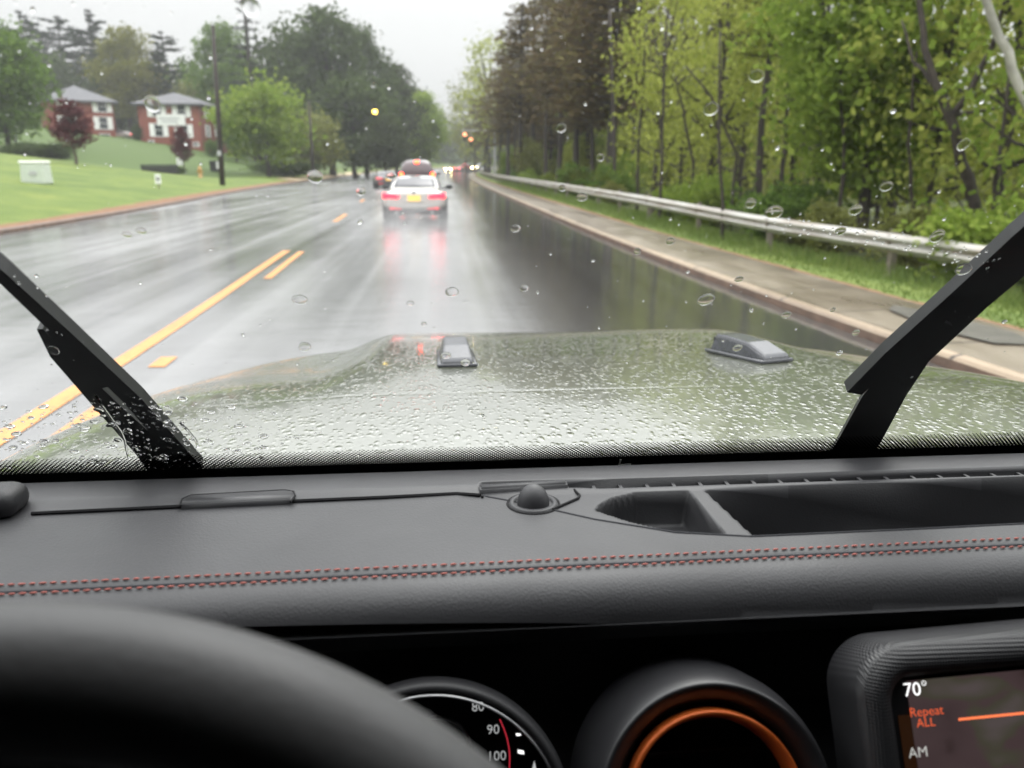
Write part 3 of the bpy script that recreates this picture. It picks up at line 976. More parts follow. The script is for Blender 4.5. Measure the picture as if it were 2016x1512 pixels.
gy = np.concatenate([np.arange(-20, 60, 1.5), np.arange(60, 232, 4)])
for y in gy:
    x = float(guardX(y)); zt = float(guardZ(y) + roadZ(y))
    rows.append([(x + a, y, zt + b) for a, b in prof])
strip('beam', rows, M['guard'], True, ge)
for k in range(44):
    y = -6 + 3.8 * k
    x = float(guardX(y)) + 0.07; zt = float(guardZ(y) + roadZ(y))
    bm = bmesh.new()
    bm_box(bm, (x, y, zt - 0.42), (0.10, 0.12, 0.95))
    bm_box(bm, (x - 0.06, y, zt - 0.155), (0.10, 0.10, 0.25))
    from_bm('post', bm, M['post'], ge)

def verge_grass():
    rng = np.random.default_rng(77)
    n = 26000
    y = 5 + 75 * rng.uniform(0, 1, n) ** 1.7
    gx = guardX(y); s0 = kerbR(y) + 1.5
    u = rng.uniform(0, 1, n) ** 0.75
    x = s0 + (gx + 1.2 - s0) * u
    z = rightZ(x, y)
    near = np.clip(1 - np.abs(x - gx) / 1.4, 0, 1)
    h = (0.045 + 0.22 * near ** 1.5) * rng.uniform(0.5, 1.2, n)
    a = rng.uniform(0, PI, n); wd = rng.uniform(.006, .016, n)
    lx, ly = np.cos(a) * wd, np.sin(a) * wd
    bx, by = rng.normal(size=n) * h * .35, rng.normal(size=n) * h * .35
    V = np.stack([np.stack([x - lx, y - ly, z - .01], 1), np.stack([x + lx, y + ly, z - .01], 1), np.stack([x + bx + lx * .3, y + by + ly * .3, z + h], 1), np.stack([x + bx - lx * .3, y + by - ly * .3, z + h], 1)], 1)
    o = add_obj('verge_grass', quads_mesh('verge_grass', V), leaf_mat('verge_blades', (0.085, 0.125, 0.035), (0.145, 0.20, 0.055), (0.21, 0.25, 0.08), .4))
    tag(o, 'tufted green grass growing on the verge around the guardrail', 'grass', kind='stuff')
verge_grass()
# ------------------------------------------------------------------ brick houses
def brick_mat():
    m, nt, bs, out = new_mat('red_brick')
    tc = N(nt, 'ShaderNodeTexCoord')
    b = N(nt, 'ShaderNodeTexBrick')
    b.inputs['Scale'].default_value = 1.0
    b.inputs['Brick Width'].default_value = 0.23
    b.inputs['Row Height'].default_value = 0.075
    b.inputs['Mortar Size'].default_value = 0.008
    b.inputs['Color1'].default_value = (0.19, 0.036, 0.022, 1)
    b.inputs['Color2'].default_value = (0.25, 0.052, 0.032, 1)
    b.inputs['Mortar'].default_value = (0.22, 0.13, 0.10, 1)
    sp = N(nt, 'ShaderNodeSeparateXYZ'); nt.links.new(tc.outputs['Object'], sp.inputs[0])
    ad = N(nt, 'ShaderNodeMath', operation='ADD'); nt.links.new(sp.outputs[0], ad.inputs[0]); nt.links.new(sp.outputs[1], ad.inputs[1])
    cb = N(nt, 'ShaderNodeCombineXYZ'); nt.links.new(ad.outputs[0], cb.inputs[0]); nt.links.new(sp.outputs[2], cb.inputs[1])
    nt.links.new(cb.outputs[0], b.inputs['Vector'])
    nt.links.new(b.outputs[0], bs.inputs['Base Color'])
    bs.inputs['Roughness'].default_value = 0.85
    return m
M['brick'] = brick_mat()
M['shingle'] = simple('grey_shingle', (0.10, 0.10, 0.108), 0.75, var=0.18, vscale=3)
M['white'] = simple('white_paint', (0.78, 0.78, 0.76), 0.5, var=0.05)
M['glass_dark'] = simple('window_glass', (0.03, 0.035, 0.04), 0.08, spec=0.8, var=0.2)
M['grey'] = simple('grey_paint', (0.42, 0.43, 0.43), 0.5)

def house(name, corner, wd, dp, zb, zt, roofh, wins_front, wins_side, label, turn=0.0):
    """corner = right front corner; front face looks back along -Y, right face along +X"""
    cx, cy_ = corner
    e = empty(name, (cx, cy_, zb), label, 'house')
    bm = bmesh.new()
    bm_box(bm, (cx - wd / 2, cy_ + dp / 2, (zb - 3 + zt) / 2), (wd, dp, zt - zb + 3))
    from_bm('wall', bm, M['brick'], e)
    ov = 0.7
    x0, x1, y0, y1 = cx - wd - ov, cx + ov, cy_ - ov, cy_ + dp + ov
    r = min(wd, dp) / 2
    if dp >= wd:
        A, B = ((x0 + x1) / 2, y0 + r, zt + roofh), ((x0 + x1) / 2, y1 - r, zt + roofh)
    else:
        A, B = ((x0 + r), (y0 + y1) / 2, zt + roofh), ((x1 - r), (y0 + y1) / 2, zt + roofh)
    lo = [(x0, y0, zt - .05), (x1, y0, zt - .05), (x1, y1, zt - .05), (x0, y1, zt - .05)]
    hi = [(x, y, zt + 0.2) for x, y, _ in lo]
    v = lo + hi + [A, B]
    if dp >= wd:
        f = [(4, 5, 8), (5, 6, 9, 8), (6, 7, 9), (7, 4, 8, 9)]
    else:
        f = [(4, 5, 9, 8), (5, 6, 9), (6, 7, 8, 9), (7, 4, 8)]
    f += [(0, 1, 5, 4), (1, 2, 6, 5), (2, 3, 7, 6), (3, 0, 4, 7), (3, 2, 1, 0)]
    from_py('roof', v, f, M['shingle'], e)
    def window(c, side, w_=1.0, h=1.35, shut=True):
        X = (lambda a, b: (c[0] + a, c[1] - b)) if side == 'f' else (lambda a, b: (c[0] + b, c[1] + a))
        S = (lambda a, b, h_: (a, b, h_)) if side == 'f' else (lambda a, b, h_: (b, a, h_))
        bm = bmesh.new()
        x, y = X(0, 0.03)
        bm_box(bm, (x, y, c[2] + h / 2 + 0.04), S(w_ + 0.16, 0.09, 0.1))
        bm_box(bm, (x, y, c[2] - h / 2 - 0.04), S(w_ + 0.16, 0.12, 0.1))
        for s in (-1, 1):
            x, y = X(s * (w_ / 2 + 0.03), 0.03)
            bm_box(bm, (x, y, c[2]), S(0.1, 0.09, h))
        x, y = X(0, 0.03)
        bm_box(bm, (x, y, c[2]), S(w_, 0.06, 0.06))
        fr = from_bm('window', bm, M['white'], e)
        bm = bmesh.new(); x, y = X(0, 0.012); bm_box(bm, (x, y, c[2]), S(w_ - 0.03, 0.03, h - 0.03))
        from_bm('pane', bm, M['glass_dark'], fr)
        if shut:
            for s in (-1, 1):
                bm = bmesh.new(); x, y = X(s * (w_ / 2 + 0.42), 0.04)
                bm_box(bm, (x, y, c[2]), S(0.62, 0.07, h + 0.15), bev=0.02, seg=1)
                from_bm('shutter', bm, M['white'], fr)
    for (px, py, w_, h, sh) in wins_front:
        p = onY(px, py, cy_); window((p[0], cy_, p[2]), 'f', w_, h, sh)
    for (px, py, w_, h, sh) in wins_side:
        d = ray(px, py); p = ORG + d * (cx / d[0]); window((cx, p[1], p[2]), 's', w_, h, sh)
    e.rotation_euler = (0, 0, turn)
    return e
H2Y = 128.0
c2 = onY(398, 290, H2Y); l2 = onY(279, 290, H2Y); t2 = onY(398, 207, H2Y)
h2 = house('brick_house', (c2[0], H2Y), c2[0] - l2[0], 26, c2[2], t2[2], 2.0,
           [(308, 217, 1.15, 1.7, True), (357, 218, 1.15, 1.7, True), (313, 256, 1.15, 1.7, True), (362, 258, 1.15, 1.7, True), (298, 280, .7, .5, False), (386, 284, .7, .5, False)],
           [(406, 221, 1.1, 1.6, True), (425, 223, 1.1, 1.6, True), (437, 226, 1.1, 1.5, True), (409, 258, 1.1, 1.6, True), (427, 258, 1.1, 1.6, True)],
           'two-storey red brick house with grey hip roof, the one beside the utility pole')
p = onY(337, 236, H2Y)
bm = bmesh.new(); bm_box(bm, (p[0], H2Y - 0.08, p[2]), (4.0, 0.16, 1.6), bev=0.03, seg=1)
sg = from_bm('wall_board', bm, M['white'], h2)
bm = bmesh.new()
for k in range(2): bm_box(bm, (p[0] - 0.2, H2Y - 0.175, p[2] + 0.18 - 0.42 * k), (2.9 - 0.7 * k, 0.03, 0.2))
from_bm('board_stripe', bm, M['grey'], sg)
H1Y = 134.0
c1 = onY(230, 275, H1Y); l1 = onY(106, 275, H1Y); t1 = onY(225, 203, H1Y)
house('brick_house', (c1[0], H1Y), c1[0] - l1[0], 10, c1[2], t1[2], 2.6,
      [(202, 209, 1.2, 1.7, True), (205, 243, 1.1, 1.7, True), (208, 269, 1.3, .7, False), (138, 209, 1.1, 1.7, True), (140, 243, 1.1, 1.7, True)], [],
      'two-storey red brick house half hidden by the big green tree', rad(27))

# ------------------------------------------------------------------ lawn things
M['box_green'] = simple('pale_green_cabinet', (0.52, 0.57, 0.50), 0.45, var=0.08)
def lawn_pt(px, base, Y):
    p = onY(px, base, Y); return p[0], Y, groundZ(p[0], Y)
def scan_Y(px, base, y0=20, y1=125):
    """distance at which the ray through a pixel meets the lawn"""
    d = ray(px, base)
    for Y in np.arange(y0, y1, 0.25):
        q = ORG + d * (Y / d[1])
        if q[2] <= groundZ(q[0], Y): return Y
    return y1
Y = scan_Y(65, 361)
x, y, z = lawn_pt(65, 361, Y)
s = (Y * math.cos(YAW) + x * math.sin(YAW)) / FPX
e = empty('utility_cabinet', (x, y, z), 'pale green-white utility cabinet on the bright lawn', 'cabinet')
bm = bmesh.new()
W, Hh = 46 * s, 40 * s
bm_box(bm, (x, y + W * .4, z + Hh * 0.42), (W, W * .8, Hh * .98), bev=0.08, seg=2)
for v in bm.verts:
    if v.co.z > z + Hh * .5: v.co.x = x + (v.co.x - x) * 0.9
from_bm('body', bm, M['box_green'], e)
bm = bmesh.new(); bm_box(bm, (x, y + W * .38, z + Hh * 0.96), (W * .95, W * .82, Hh * .14), bev=0.05, seg=2)
from_bm('lid', bm, M['white'], e)
bm = bmesh.new(); bm_box(bm, (x + W * .05, y - 0.015, z + Hh * .45), (W * .3, 0.03, Hh * .2), bev=0.01, seg=1)
from_bm('hasp_plate', bm, M['grey'], e)

def post_sign(name, px, base, top, wpx, m, label, cat, dark=None, stake=0.35):
    Y = scan_Y(px, base)
    x, y, z = lawn_pt(px, base, Y)
    s = (Y * math.cos(YAW) + x * math.sin(YAW)) / FPX
    h = (base - top) * s
    e = empty(name, (x, y, z), label, cat)
    bm = bmesh.new(); bm_box(bm, (x, y + 0.03, z + h * 0.45), (0.05, 0.04, h * 0.95))
    from_bm('stake', bm, M['post'], e)
    bm = bmesh.new(); bm_box(bm, (x, y, z + h * (1 - (1 - stake) / 2)), (wpx * s, 0.03, h * (1 - stake)), bev=0.012, seg=2)
    bd = from_bm('board', bm, m, e)
    if dark:
        bm = bmesh.new(); bm_box(bm, (x, y - 0.02, z + h * (1 - (1 - stake) / 2)), (wpx * s * 0.4, 0.02, h * (1 - stake) * .35), bev=0.005, seg=1)
        from_bm('emblem', bm, dark, bd)
    return e
M['black'] = simple('black_paint', (0.02, 0.02, 0.022), 0.4)
post_sign('yard_sign', 313, 372, 345, 11, M['white'], 'small white yard sign with a dark mark, nearest the road kerb', 'sign', M['black'])
post_sign('yard_sign', 355, 333, 313, 11, M['white'], 'white yard sign at the foot of the smallest purple tree', 'sign')
post_sign('marker_post', 32, 290, 263, 8, M['grey'], 'pale grey marker post under the big green tree', 'post')
post_sign('road_sign', 628, 326, 290, 14, M['grey'], 'small pale sign on the bank right of the thin pole', 'sign', stake=0.55)
# hydrant
M['hydrant'] = simple('hydrant_yellow', (0.42, 0.24, 0.075), 0.4)
def hydrant(px, base, top, m, label):
    Y = scan_Y(px, base); x, y, z = lawn_pt(px, base, Y)
    s = (Y * math.cos(YAW) + x * math.sin(YAW)) / FPX
    h = (base - top) * s
    e = empty('fire_hydrant', (x, y, z), label, 'hydrant')
    bm = bmesh.new()
    bm_lathe(bm, [(0, 0), (.2 * h, 0), (.2 * h, .06 * h), (.14 * h, .08 * h), (.14 * h, .62 * h), (.18 * h, .64 * h), (.18 * h, .7 * h)], (x, y, z), (0, 0, 1), 16)
    from_bm('barrel', bm, m, e, True)
    bm = bmesh.new()
    bm_lathe(bm, [(.17 * h, .7 * h), (.15 * h, .82 * h), (.08 * h, .92 * h), (.05 * h, 1.0 * h), (0, 1.0 * h)], (x, y, z), (0, 0, 1), 16)
    from_bm('bonnet', bm, m, e, True)
    for sx_ in (-1, 1):
        bm = bmesh.new(); bm_tube(bm, [(x + sx_ * .1 * h, y, z + .5 * h), (x + sx_ * .26 * h, y, z + .5 * h)], .08 * h, 10)
        from_bm('nozzle', bm, m, e)
hydrant(395, 350, 328, M['hydrant'], 'yellow-orange fire hydrant on the lawn left of the utility pole')
hydrant(543, 341, 320, M['black'], 'dark fire hydrant on the lawn right of the utility pole')
# dark utility bin by the pole
Y = scan_Y(424, 338); x, y, z = lawn_pt(424, 338, Y)
s = Y / FPX
e = empty('waste_bin', (x, y, z), 'dark waste bin with a pale tag behind the utility pole', 'bin')
bm = bmesh.new(); bm_box(bm, (x, y + .4, z + 0.55), (20 * s, 0.9, 1.1), bev=0.06)
for v in bm.verts:
    if v.co.z < z + .5: v.co.x = x + (v.co.x - x) * .88
from_bm('body', bm, M['black'], e)
bm = bmesh.new(); bm_box(bm, (x, y + .4, z + 1.14), (21 * s, 0.98, 0.09), bev=0.03)
from_bm('lid', bm, M['black'], e)
bm = bmesh.new(); bm_box(bm, (x + 6 * s, y - .06, z + 0.7), (6 * s, 0.03, 0.75), bev=0.01)
from_bm('tag', bm, M['white'], e)
# low dark timber wall on the lawn crest
Y = 84.0
a, b = onY(276, 325, Y), onY(350, 327, Y)
bm = bmesh.new()
for k in range(2):
    za = groundZ((a[0] + b[0]) / 2, Y)
    bm_box(bm, ((a[0] + b[0]) / 2, Y, onY(312, 325, Y)[2] - 0.10 + 0.11 * k), (b[0] - a[0], 0.16, 0.10), bev=0.02, seg=1)
bm_box(bm, ((a[0] + b[0]) / 2, Y + .02, onY(312, 325, Y)[2] - 0.62), (b[0] - a[0] - .1, 0.12, 0.9))
tag(from_bm('timber_edging', bm, M['black']), 'low dark timber edging on the lawn left of the small white sign', 'edging')
# parked pale car behind the houses is built with the other cars below

# ------------------------------------------------------------------ poles, signals
M['pole'] = simple('creosote_pole', (0.035, 0.027, 0.023), 0.8, var=0.35, vscale=3)
Yp = scan_Y(438, 365, 40, 100)
x, y, z = lawn_pt(438, 365, Yp)
top = onY(419, 50, Yp + 0.0)
e = empty('utility_pole', (x, y, z), 'tall dark wooden utility pole at the edge of the lawn', 'utility pole')
bm = bmesh.new(); bm_tube(bm, [(x, y, z - .3), (x * .5 + top[0] * .5, y, (z + top[2]) / 2), tuple(top)], [0.20, 0.17, 0.12], 12)
from_bm('shaft', bm, M['pole'], e, True)
bm = bmesh.new(); bm_box(bm, (x + .02, y - 0.2, z + 2.2), (0.25, 0.06, 0.35), bev=.02)
from_bm('number_plate', bm, M['grey'], e)

M['signal'] = simple('signal_housing', (0.06, 0.05, 0.03), 0.5)
M['lamp_yellow'] = emit('lamp_yellow', (1.0, 0.68, 0.10), 7.0)
M['lamp_orange'] = emit('lamp_red_orange', (1.0, 0.32, 0.16), 3.0)
def signal_head(e, p, lit_m, r, which):
    bm = bmesh.new()
    bm_box(bm, (p[0], p[1] + .12, p[2]), (.36, .22, 1.05), bev=.05)
    h = from_bm('signal_head', bm, M['signal'], e)
    for i in range(3):
        c = (p[0], p[1] - 0.0, p[2] + .34 - .34 * i)
        bm = bmesh.new(); bm_lathe(bm, [(0, .03), (r * .7, .025), (r, 0)], c, (0, -1, 0), 16)
        from_bm('lens', bm, lit_m if i == which else M['black'], h, True)
        bm = bmesh.new(); bm_lathe(bm, [(r * 1.1, 0), (r * 1.15, .22)], c, (0, -1, 0), 12, PI * 0.0, PI)
        from_bm('visor', bm, M['signal'], h)
# yellow beacon hung on a wire from the thin pole
Yb = 80.0
pb = onY(738, 220, Yb)
Ypl = 84.0
xb = onY(616, 330, Ypl)[0]; zb_ = groundZ(xb, Ypl)
e = empty('signal_pole', (xb, Ypl, zb_), 'thin dark pole on the left bank with a lit yellow signal hung from its wire', 'traffic signal')
bm = bmesh.new(); bm_tube(bm, [(xb, Ypl, zb_ - .3), (xb, Ypl, pb[2] + 1.2)], [.16, .11], 10)
from_bm('shaft', bm, M['pole'], e, True)
rx_ = float(guardX(80)) + 1.0
bm = bmesh.new(); bm_tube(bm, [(xb, Ypl, pb[2] + 1.1), (pb[0], Yb + .12, pb[2] + .62), (rx_, 79, pb[2] + 1.1)], .012, 5)
from_bm('span_wire', bm, M['black'], e)
bm = bmesh.new(); bm_tube(bm, [(rx_, 79, -.6), (rx_, 79, pb[2] + 1.2)], [.16, .11], 10)
from_bm('shaft', bm, M['pole'], e, True)
signal_head(e, (pb[0], Yb, pb[2]), M['lamp_yellow'], .21, 1)
# mast arm with two red signals
Ym = 122.0
pr = [onY(915, 267, Ym), onY(927, 277, Ym + 8)]
xm = float(guardX(Ym)) + 1.2
zm = pr[0][2] + .7
e = empty('mast_arm_signal', (xm, Ym, 0), 'far mast arm over the road carrying two red signals', 'traffic signal')
bm = bmesh.new(); bm_tube(bm, [(xm, Ym + .3, -.4), (xm, Ym + .3, zm)], [.16, .12], 10); bm_tube(bm, [(xm, Ym + .3, zm), (pr[0][0] - .5, Ym + .3, zm)], [.1, .06], 8)
from_bm('mast', bm, M['grey'], e)
signal_head(e, (pr[0][0], Ym, pr[0][2] - .2), M['lamp_orange'], .24, 0)
signal_head(e, (onY(927, 277, Ym)[0], Ym, onY(927, 277, Ym)[2] - .2), M['lamp_orange'], .24, 0)

# ------------------------------------------------------------------ cars
M['car_white'] = simple('white_car_paint', (0.55, 0.53, 0.50), 0.25, var=0.03, coat=0.7)
M['car_dark'] = simple('dark_maroon_paint', (0.05, 0.022, 0.026), 0.3, var=0.1, coat=0.6)
M['car_grey'] = simple('grey_car_paint', (0.16, 0.16, 0.17), 0.3, var=0.1, coat=0.6)
M['tyre'] = simple('tyre_rubber', (0.018, 0.018, 0.018), 0.8)
M['rim'] = simple('alloy_rim', (0.4, 0.4, 0.4), 0.35, metal=0.8)
M['trim'] = simple('black_trim', (0.025, 0.025, 0.026), 0.5)
M['car_glass'] = simple('car_glass', (0.05, 0.055, 0.06), 0.05, spec=1.0, var=0.05)
M['rear_glass'] = simple('wet_rear_glass', (0.05, 0.05, 0.058), 0.30, spec=0.6, var=0.2)
M['tail_red'] = emit('tail_red', (1.0, 0.012, 0.03), 3.4)
M['tail_hot'] = emit('tail_hot', (1.0, 0.045, 0.01), 11.0)
M['refl_red'] = emit('reflector_red', (1.0, 0.10, 0.12), 0.8)
M['tail_far'] = emit('tail_far', (1.0, 0.06, 0.08), 7.0)
M['plate'] = emit('plate_lit', (1.0, 0.58, 0.12), 0.75)
M['head'] = emit('headlight', (1.0, 0.80, 0.38), 60.0)

def ring(y, zb, zt, hw, top_in=0.06, bot_in=0.05, n=6, p=4.0):
    """rounded-box cross-section, 24 points"""
    pts = []
    zc, hh = (zb + zt) / 2, (zt - zb) / 2
    for k in range(24):
        a = 2 * PI * (k + .5) / 24
        c, s_ = math.cos(a), math.sin(a)
        u = math.copysign(abs(c) ** (2 / p), c); v = math.copysign(abs(s_) ** (2 / p), s_)
        wv = hw * (1 - (top_in if v > 0 else bot_in) * abs(v) ** 2)
        pts.append((u * wv, y, zc + v * hh))
    return pts

def car(name, loc, rotz, kind, paint_, label, group=None, tail='tail_red', heads=False, rear_glass='rear_glass'):
    e = empty(name, (0, 0, 0), label, 'car', group)
    if kind == 'sedan':
        body = [(0.0, .46, .90, .70), (.03, .40, .96, .80), (.12, .36, 1.0, .87), (.5, .30, 1.03, .905), (1.2, .26, 1.0, .91), (2.4, .25, .97, .91), (3.3, .25, .95, .905), (4.0, .26, .86, .88), (4.4, .3, .74, .82), (4.58, .38, .62, .66)]
        green = [(.52, .96, 1.03, .70), (.75, .95, 1.13, .70), (1.15, .92, 1.31, .69), (1.55, .9, 1.40, .68), (2.2, .9, 1.43, .68), (2.75, .9, 1.37, .68), (3.3, .9, 1.08, .71), (3.5, .88, .98, .7)]
        rg = [(.60, 1.065, .60), (1.2, 1.345, .53)]
        tl = (.64, .46, .83, .19, .02)
        wheels = (.85, 3.65, .33, .80)
        base_z = .33
    else:
        body = [(0.0, .55, 1.02, .78), (.04, .48, 1.08, .87), (.15, .42, 1.12, .92), (.6, .36, 1.14, .95), (1.4, .32, 1.12, .955), (3.0, .32, 1.1, .95), (3.7, .32, 1.06, .94), (4.4, .36, .96, .9), (4.7, .42, .84, .8), (4.82, .5, .74, .66)]
        green = [(.02, .95, 1.20, .82), (.10, .95, 1.50, .78), (.28, .95, 1.78, .72), (.6, .95, 1.85, .72), (1.6, .95, 1.87, .72), (2.6, .95, 1.82, .72), (3.15, .95, 1.5, .76), (3.6, .95, 1.1, .80)]
        rg = [(.06, 1.24, .68), (.24, 1.66, .60)]
        tl = (.74, .16, 1.16, .19, .0)
        wheels = (.95, 3.8, .37, .82)
        base_z = .36
    bm = bmesh.new()
    loft(bm, [ring(y, a, b, w_) for y, a, b, w_ in body])
    loft(bm, [ring(y, a, b, w_, top_in=.16, bot_in=-.06, p=5) for y, a, b, w_ in green])
    bo = from_bm('body', bm, paint_, e, True)
    sd = bo.modifiers.new('smooth', 'SUBSURF'); sd.levels = 1; sd.render_levels = 1
    bm = bmesh.new()
    bm_box(bm, (0, 2.25, base_z - .03), (1.62, 4.1, .16), bev=.05)
    bm_box(bm, (0, .10, base_z + .02), (1.25, .16, .16), bev=.04)
    from_bm('underbody', bm, M['trim'], e)
    # rear window, proud of the tailgate
    (y0, z0, w0), (y1, z1, w1) = rg
    n = Vector((0, -(z1 - z0), (y1 - y0))).normalized() * .015
    v = []
    for i in range(7):
        t = i / 6
        for j in range(9):
            u = j / 4 - 1
            wv = w0 + (w1 - w0) * t
            v.append((u * wv, y0 + (y1 - y0) * t + n.y - .0 + .05 * u * u * (1 - t * .3), z0 + (z1 - z0) * t + n.z + 0.02 * math.sin(PI * t) - .035 * u * u * t))
    f = [(i * 9 + j, i * 9 + j + 1, (i + 1) * 9 + j + 1, (i + 1) * 9 + j) for i in range(6) for j in range(8)]
    g = from_py('rear_window', v, f, M[rear_glass], e, True)
    so = g.modifiers.new('thick', 'SOLIDIFY'); so.thickness = .012
    for sx_ in (-1, 1):
        # side glass
        q = [(y, w_, b) for y, a, b, w_ in green]
        if kind == 'sedan':
            vv = [(sx_ * .745, 1.0, 1.0), (sx_ * .745, 3.1, .99), (sx_ * .645, 2.65, 1.32), (sx_ * .635, 1.5, 1.34)]
        else:
            vv = [(sx_ * .84, .35, 1.2), (sx_ * .84, 3.3, 1.16), (sx_ * .70, 2.6, 1.7), (sx_ * .69, .5, 1.72)]
        g = from_py('side_window', vv, [(0, 1, 2, 3)], M['car_glass'], e)
        so = g.modifiers.new('thick', 'SOLIDIFY'); so.thickness = .02
        # tail lamps
        cx_, wl, zl, hl, _ = tl
        bm = bmesh.new()
        bm_box(bm, (sx_ * cx_, .035 if kind == 'sedan' else .03, zl), (wl, .10, hl), rot=Euler((0, 0, sx_ * .16)).to_matrix(), bev=.035, seg=3)
        for vert in bm.verts:
            inner = 1 - min(1, max(0, (abs(vert.co.x) - (cx_ - wl / 2)) / wl))
            if kind == 'sedan': vert.co.z += (zl - vert.co.z) * .45 * inner - .03 * inner
        from_bm('tail_light', bm, M[tail], e, True)
        if kind == 'sedan':
            bm = bmesh.new(); bm_box(bm, (sx_ * .52, .045, .44), (.34, .05, .07), bev=.02); from_bm('reflector', bm, M['refl_red'], e, True)
            bm = bmesh.new(); bm_tube(bm, [(sx_ * .5, .0, base_z - .02), (sx_ * .5, .25, base_z - .02)], .045, 10); from_bm('exhaust', bm, M['rim'], e)
        bm = bmesh.new()
        bm_box(bm, (sx_ * (.98 if kind == 'sedan' else 1.06), 2.95, 1.02 if kind == 'sedan' else 1.2), (.2, .12, .15), bev=.045, seg=3)
        bm_box(bm, (sx_ * .86, 2.97, .97 if kind == 'sedan' else 1.14), (.2, .06, .05))
        from_bm('wing_mirror', bm, paint_ if kind != 'sedan' else M['trim'], e, True)
        if heads:
            bm = bmesh.new(); bm_box(bm, (sx_ * .62, 4.55 if kind == 'sedan' else 4.76, .66 if kind == 'sedan' else .86), (.26, .1, .15), bev=.04); from_bm('headlight', bm, M['head'], e, True)
        for yw in wheels[:2]:
            r = wheels[2]
            bm = bmesh.new(); bm_lathe(bm, [(r * .62, -.11), (r * .93, -.12), (r, -.08), (r, .08), (r * .93, .12), (r * .62, .11)], (sx_ * wheels[3], yw, r), (1, 0, 0), 24)
            wh = from_bm('wheel', bm, M['tyre'], e, True)
            bm = bmesh.new(); bm_lathe(bm, [(0, .09), (r * .2, .10), (r * .6, .07), (r * .63, .11)], (sx_ * wheels[3], yw, r), (sx_, 0, 0), 20)
            from_bm('rim', bm, M['rim'], wh, True)
    zp = .745 if kind == 'sedan' else .86
    bm = bmesh.new(); bm_box(bm, (0, -.012, zp), (.36, .03, .18), bev=.01); from_bm('licence_plate', bm, M['plate'], e)
    if kind == 'sedan':
        bm = bmesh.new(); bm_box(bm, (0, -.004, zp), (.62, .02, .25), bev=.01); from_bm('plate_recess', bm, paint_, e)
        bm = bmesh.new(); bm_lathe(bm, [(0, .012), (.036, .01), (.042, 0)], (0, .005, .925), (0, -1, .2), 16); from_bm('emblem', bm, M['black'], e)
        bm = bmesh.new(); bm_box(bm, (0, 1.28, 1.385), (.3, .06, .03), bev=.01); from_bm('brake_light', bm, M['trim'], e)
    else:
        bm = bmesh.new(); bm_box(bm, (0.0, .20, 1.745), (.2, .07, .11), bev=.02); from_bm('brake_light', bm, M[tail], e)
        bm = bmesh.new(); bm_box(bm, (0, -.02, .62), (1.5, .16, .18), bev=.05); from_bm('bumper', bm, M['trim'], e)
    e.location = loc
    e.scale = (1, 1, 0.90 if kind == 'sedan' else 1.01)
    e.rotation_euler = (0, 0, rotz)
    return e
car('white_sedan', (-.78, 23.4, 0.05), rad(-.5), 'sedan', M['car_white'], 'white saloon car directly ahead with red tail lights and lit yellow plate')
x = onY(821, 345, 40)[0]
car('dark_suv', (x, 40, 0.05), rad(1), 'suv', M['car_dark'], 'dark tall estate vehicle with three glowing brake lights in front of the white car', tail='tail_hot')
x = onY(764, 345, 62)[0]
car('distant_car', (x, 62, .05), rad(8), 'sedan', M['car_grey'], 'grey car with faint red lights left of the dark vehicle', tail='refl_red')
FARG = 'queue of far cars at the road bend'
def farcar(px, Y, kind, paint_, rot, heads, lab):
    x = onY(px, 328, Y)[0]
    return car('distant_car', (x, Y, float(roadZ(Y)) + .02), rot, kind, M[paint_], lab, FARG, tail='tail_far', heads=heads)
farcar(880, 212, 'sedan', 'car_grey', PI + rad(3), True, 'oncoming far car with twin white headlights right of the dark vehicle')
farcar(899, 222, 'sedan', 'car_grey', rad(-20), False, 'far car showing red lights just right of the twin headlights')
farcar(914, 228, 'suv', 'car_dark', rad(-25), False, 'far car in the middle of the queue with red lights')
farcar(930, 234, 'sedan', 'car_dark', rad(-30), False, 'far car near the right end of the red queue')
farcar(950, 226, 'suv', 'car_grey', PI - rad(30), True, 'rightmost far car with a single bright headlight')
# pale parked car between the houses
x = onY(264, 270, 140)[0]
car('parked_car', (x, 140, groundZ(x, 140) - .05), rad(80), 'sedan', M['car_white'], 'pale car parked between the two brick houses', tail='tail_red')
# ------------------------------------------------------------------ the vehicle the photograph is taken from
def rel(p): return tuple(ORG + np.asarray(p, float))
own = empty('off_road_vehicle', (0.28, 0.2, 0), 'sage green off-road vehicle seen from the driver seat, with black dashboard and wet bonnet', 'car')

def plastic(name, col, rough, spec, bscale, bstr, bdist, var=0.06):
    m, nt, bs, out = new_mat(name)
    v = coords(nt)
    f = noise(nt, v, 25, 3)
    nt.links.new(ramp(nt, f, [(0.3, tuple(c * (1 - var) for c in col)), (0.7, tuple(c * (1 + var) for c in col))]), bs.inputs['Base Color'])
    bs.inputs['Specular IOR Level'].default_value = spec
    vo = N(nt, 'ShaderNodeTexVoronoi'); vo.inputs['Scale'].default_value = bscale
    nt.links.new(v, vo.inputs['Vector'])
    ns = noise(nt, v, bscale * 0.7, 3)
    ad = N(nt, 'ShaderNodeMath', operation='ADD'); nt.links.new(vo.outputs['Distance'], ad.inputs[0]); nt.links.new(ns, ad.inputs[1])
    bump(nt, bs, ad.outputs[0], bstr, bdist)
    nt.links.new(mapr(nt, noise(nt, v, 9, 4), 0.3, 0.7, rough - 0.05, rough + 0.06), bs.inputs['Roughness'])
    return m
M['dash'] = plastic('dash_leatherette', (0.036, 0.036, 0.039), 0.52, 0.5, 620, 0.22, 0.0006)
M['dash_hard'] = plastic('dash_plastic', (0.034, 0.034, 0.037), 0.48, 0.5, 900, 0.2, 0.0003)
